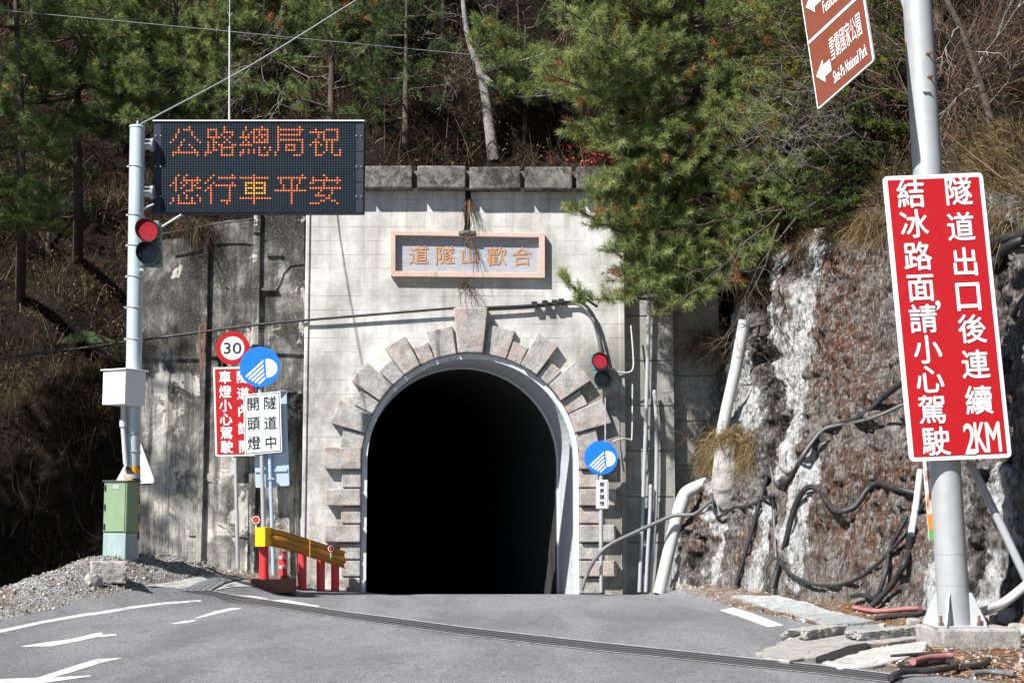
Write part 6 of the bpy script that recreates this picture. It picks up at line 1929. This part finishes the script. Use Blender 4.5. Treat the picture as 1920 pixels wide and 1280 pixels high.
# tussocks that can be told apart
def tussock(name, label, cat, c, n, L, mat, d0=(0, -0.3, 0.8), spread=0.6, rad=0.15, droop=(0.2, 0.9), tint=(0.5, 0.2), W=(0.006, 0.011), group=None):
    p = np.array(c)[None, :] + RNG.normal(size=(n, 3)) * rad * np.array([1, 0.5, 0.6])
    d = norm(np.array(d0) + RNG.normal(size=(n, 3)) * spread)
    o = blades(p, d, RNG.uniform(L * 0.4, L, n), RNG.uniform(*W, n), RNG.uniform(*droop, n), np.clip(RNG.normal(*tint, n), 0, 1), name, mat)
    return tag(o, label, cat, group)
tussock('grass_tuft', 'bushy straw grass tuft hanging beside the upper white drain pipe', 'grass tuft', RK(1335, 640, 0.2, 31.2), 1100, 0.75, 'straw', (-0.5, -0.5, 0.0), 0.7, 0.25, tint=(0.3, 0.25))
tussock('grass_tuft', 'golden straw grass tuft on the ledge above the white pipe elbow', 'grass tuft', RK(1372, 826, 0.30, 30.4), 1700, 0.40, 'straw', (-0.5, -0.5, 0.1), 0.8, 0.22, tint=(0.4, 0.28))
tussock('grass_tuft', 'dry dark grass tuft spilling over the top of the wing wall', 'grass tuft', P(362, 428, 31.5), 900, 0.7, 'dry', (0.3, -0.7, 0.4), 0.55, 0.16, (0.4, 1.0), (0.55, 0.2))
tussock('wall_weed', 'dangling dry weed below the crack in the coping', 'weed', P(879, 375, YP - 0.12), 34, 0.55, 'dry', (0.05, -0.3, -0.7), 0.35, 0.05, (0.3, 0.9), (0.7, 0.2), (0.008, 0.016))
tussock('wall_weed', 'spiky dry weed growing below the name plaque over the keystone', 'weed', P(873, 532, YP - 0.08), 60, 0.6, 'dry', (0.15, -0.3, -0.3), 0.6, 0.07, (0.2, 0.9), (0.55, 0.25), (0.007, 0.014))
tussock('wall_weed', 'dry weed stalk hanging in front of the name plaque', 'weed', P(876, 442, YP - 0.2), 26, 0.7, 'dry', (0.05, -0.2, -0.8), 0.2, 0.04, (0.2, 0.6), (0.65, 0.1), (0.007, 0.012))
for k, (px, py, s, lb) in enumerate(((1130, 300, 0.45, 'small shrub with bright red leaves left of the big pine'),)):
    t = thing('red_shrub', lb, 'shrub', HL(px, py + 60))
    c = P(px, py - 12, 31.0)
    mb = MB()
    for _ in range(9): twigs(mb, c + Vector((0, 0.4, -0.9)), (rv() * 0.5 + UP).normalized(), 1.2, 0.012, 2)
    mb.build('branches', 'brown_twig', t)
    n = 420; p = np.array(c)[None, :] + RNG.normal(size=(n, 3)) * np.array([0.42, 0.3, 0.24])
    leaves(p, RNG.uniform(0.02, 0.045, n), RNG.random(n), 'foliage', 'redleaf', t)
# fern on the dark bank
t = thing('fern', 'pale green fern on the dark bank left of the tall pole', 'fern', HL(160, 660))
c = HL(160, 640, 0.25)
V, Fc, ti = [], [], []
for k in range(13):
    a = -math.pi / 2 + (k - 6) * 0.42 + random.uniform(-.1, .1)
    d = Vector((math.sin(a + math.pi / 2) * 0.9, -0.45, 0.75 - 0.05 * abs(k - 6))).normalized()
    Lf = random.uniform(0.45, 0.75); sd = d.cross(Vector((0, 1, 0.3))).normalized()
    for j in range(16):
        f = (j + 1) / 16
        p = c + d * (Lf * f) - UP * (0.55 * Lf * f * f)
        for sg in (-1, 1):
            w_ = 0.14 * math.sin(math.pi * min(1, f * 0.9 + 0.1)) + 0.015
            e = p + sd * (sg * w_) + d * 0.03 - UP * 0.02
            b = len(V); V += [p, p + d * 0.03, e]; Fc.append((b, b + 1, b + 2)); ti += [random.uniform(0.3, 1)] * 3
np_mesh('fronds', [tuple(v) for v in V], Fc, 'fern', t, ti)

# bare brown vines and a leaning stem at the right edge
Y = 24.5
t = thing('leaning_sapling', 'thin bare tree leaning left at the upper right edge', 'tree', P(1868, 290, Y))
MB().tube(spline([P(1872, 300, Y), P(1862, 250, Y), P(1848, 190, Y), P(1822, 110, Y), P(1795, 40, Y), P(1755, -40, Y), P(1730, -120, Y)], 5), [0.075 - 0.0013 * k for k in range(31)], 10).build('trunk', 'bark', t)
mb = MB()
for a, b in (((1850, 200), (1900, 120)), ((1830, 130), (1890, 40)), ((1800, 50), (1760, 90)), ((1840, 160), (1780, 200)), ((1815, 95), (1870, 90))):
    p0, p1 = P(*a, Y), P(*b, Y - .3); twigs(mb, p0, (p1 - p0).normalized(), (p1 - p0).length * 1.3, 0.02, 2)
mb.build('branches', 'twig', t)
Y = 25.3
bare_bush('thicket of bare brown twigs behind the leaning sapling', P(1860, 320, Y), [(P(random.uniform(1760, 1940), random.uniform(120, 330), Y + random.uniform(-.6, .6)), P(random.uniform(1740, 1960), random.uniform(-60, 160), Y + random.uniform(-.9, .4))) for _ in range(34)], 'brown_twig', 0.016, 2, 0.45)
bare_bush('bare pale twigs spreading below the brown direction sign', P(1480, 300, 28), [(P(random.uniform(1500, 1640), random.uniform(230, 330), 27.8), P(random.uniform(1400, 1560), random.uniform(150, 320), 27.3)) for _ in range(14)], 'twig', 0.012, 3, 0.4)
bare_bush('bare dark brown branches in the crook of the big pine', P(1400, 470, 30), [(P(1520, 380, 29.5), P(1380, 470, 29)), (P(1500, 400, 29.5), P(1330, 560, 29)), (P(1480, 380, 29.5), P(1290, 500, 29)), (P(1500, 360, 29.3), P(1400, 300, 28.8)), (P(1460, 420, 29.4), P(1360, 560, 29))], 'bark', 0.03, 3, 0.3)
bare_bush('thin brown twigs against the side wall beside the pipes', P(1290, 830, 31.1), [(P(1310, 860, 31.2), P(random.uniform(1255, 1320), random.uniform(740, 800), 31.0)) for _ in range(8)], 'brown_twig', 0.008, 2, 0.4)
bare_bush('thin brown vines hanging over the dark bank near the cabinet', HL(60, 900), [(HL(x, y, .2), HL(x + random.uniform(-20, 20), y + 150, .3)) for x, y in ((30, 880), (60, 860), (75, 900), (110, 840), (150, 760), (180, 800))], 'brown_twig', 0.010, 1, 0.25)

# ------------------------------------------------------------------ gravel, litter and weeds on the ground
def scatter(n, xr, yr, f):
    x = RNG.uniform(*xr, n); y = RNG.uniform(*yr, n)
    k = np.array([f(a, b) for a, b in zip(x, y)])
    x, y = x[k], y[k]
    return np.array([(a, b, gz_rough(a, b) - 0.012) for a, b in zip(x, y)])
def stones(name, p, s, label, mat='stones'):
    n = len(p)
    oc = np.array([(1, 0, 0), (-1, 0, 0), (0, 1, 0), (0, -1, 0), (0, 0, 1), (0, 0, -1)], float)
    of = np.array([(0, 2, 4), (2, 1, 4), (1, 3, 4), (3, 0, 4), (2, 0, 5), (1, 2, 5), (3, 1, 5), (0, 3, 5)])
    V = oc[None] * RNG.uniform(0.55, 1.1, (n, 6, 1)) + RNG.normal(size=(n, 6, 3)) * 0.18
    V = V * s[:, None, None] * np.array([1, 1, 0.75]) + p[:, None, :]
    Fo = (np.arange(n) * 6)[:, None, None] + of[None]
    return tag(np_mesh(name, V.reshape(-1, 3), Fo.reshape(-1, 3), mat, None, np.repeat(RNG.random(n), 6)), label, 'gravel', None, 'stuff')
p = scatter(26000, (-13, -4.0), (16, 31.3), lambda x, y: x < road_l(y) - 0.12 + 0.1 * random.random())
stones('gravel', p, RNG.gamma(2.2, 0.007, len(p)) + 0.006, 'loose grey gravel on the mound and shoulder at the left')
p = scatter(9000, (2.6, 9.5), (13, 31), lambda x, y: x > road_r(y) + 0.05)
stones('rubble', p, RNG.gamma(2.5, 0.008, len(p)) + 0.006, 'loose pale stone chips along the foot of the rock face')
p = scatter(2600, (-9, 4.5), (14.5, 31), lambda x, y: road_l(y) < x < road_r(y) and (x - road_l(y) < 0.5 or road_r(y) - x < 0.6 or random.random() < 0.10))
stones('grit', p + np.array([0, 0, .014]), RNG.gamma(2.0, 0.004, len(p)) + 0.003, 'small grit scattered over the asphalt edges')
p = scatter(26000, (2.8, 9.5), (13, 31), lambda x, y: x > road_r(y) + 0.1 and noise.noise(Vector((x * 0.9, y * 0.9, 4))) > -0.22)
n = len(p); d = norm(RNG.normal(size=(n, 3)) * np.array([1, 1, 0.25]))
tag(blades(p + np.array([0, 0, 0.02]), d, RNG.uniform(0.05, 0.17, n), RNG.uniform(0.006, 0.016, n), RNG.uniform(-0.1, 0.2, n), RNG.random(n), 'needle_litter', 'litter', segs=2), 'reddish brown fallen needles and leaves along the foot of the rock', 'litter', None, 'stuff')
def weedf(x, y):
    return (x < road_l(y) - 0.15 and noise.noise(Vector((x * 1.3, y * 1.3, 8))) > 0.10) or (x > road_r(y) + 0.4 and noise.noise(Vector((x * 1.2, y * 1.2, 3))) > 0.36)
p = scatter(30000, (-13, 9.5), (14, 31.3), weedf)
n = len(p); d = norm(np.array([0, -0.1, 0.8]) + RNG.normal(size=(n, 3)) * 0.55)
tag(blades(p, d, RNG.uniform(0.05, 0.16, n), RNG.uniform(0.010, 0.022, n), RNG.uniform(0.2, 0.8, n), RNG.random(n), 'weeds', 'greens', segs=2), 'low green weeds on the gravel and among the needle litter', 'weeds', None, 'stuff')
p = scatter(16000, (-13, -4.2), (25, 31.3), lambda x, y: x < road_l(y) - 0.5 and noise.noise(Vector((x * 0.9, y * 0.9, 15))) > 0.05 and y > 27.2 - (x + 8) * 0.2)
n = len(p); d = norm(np.array([0, -0.1, 0.8]) + RNG.normal(size=(n, 3)) * 0.6)
tag(blades(p, d, RNG.uniform(0.06, 0.2, n), RNG.uniform(0.006, 0.012, n), RNG.uniform(0.2, 0.8, n), RNG.uniform(0.2, 0.9, n), 'dry_grass', 'straw', segs=2), 'short dry grass at the foot of the wing wall', 'grass', None, 'stuff')
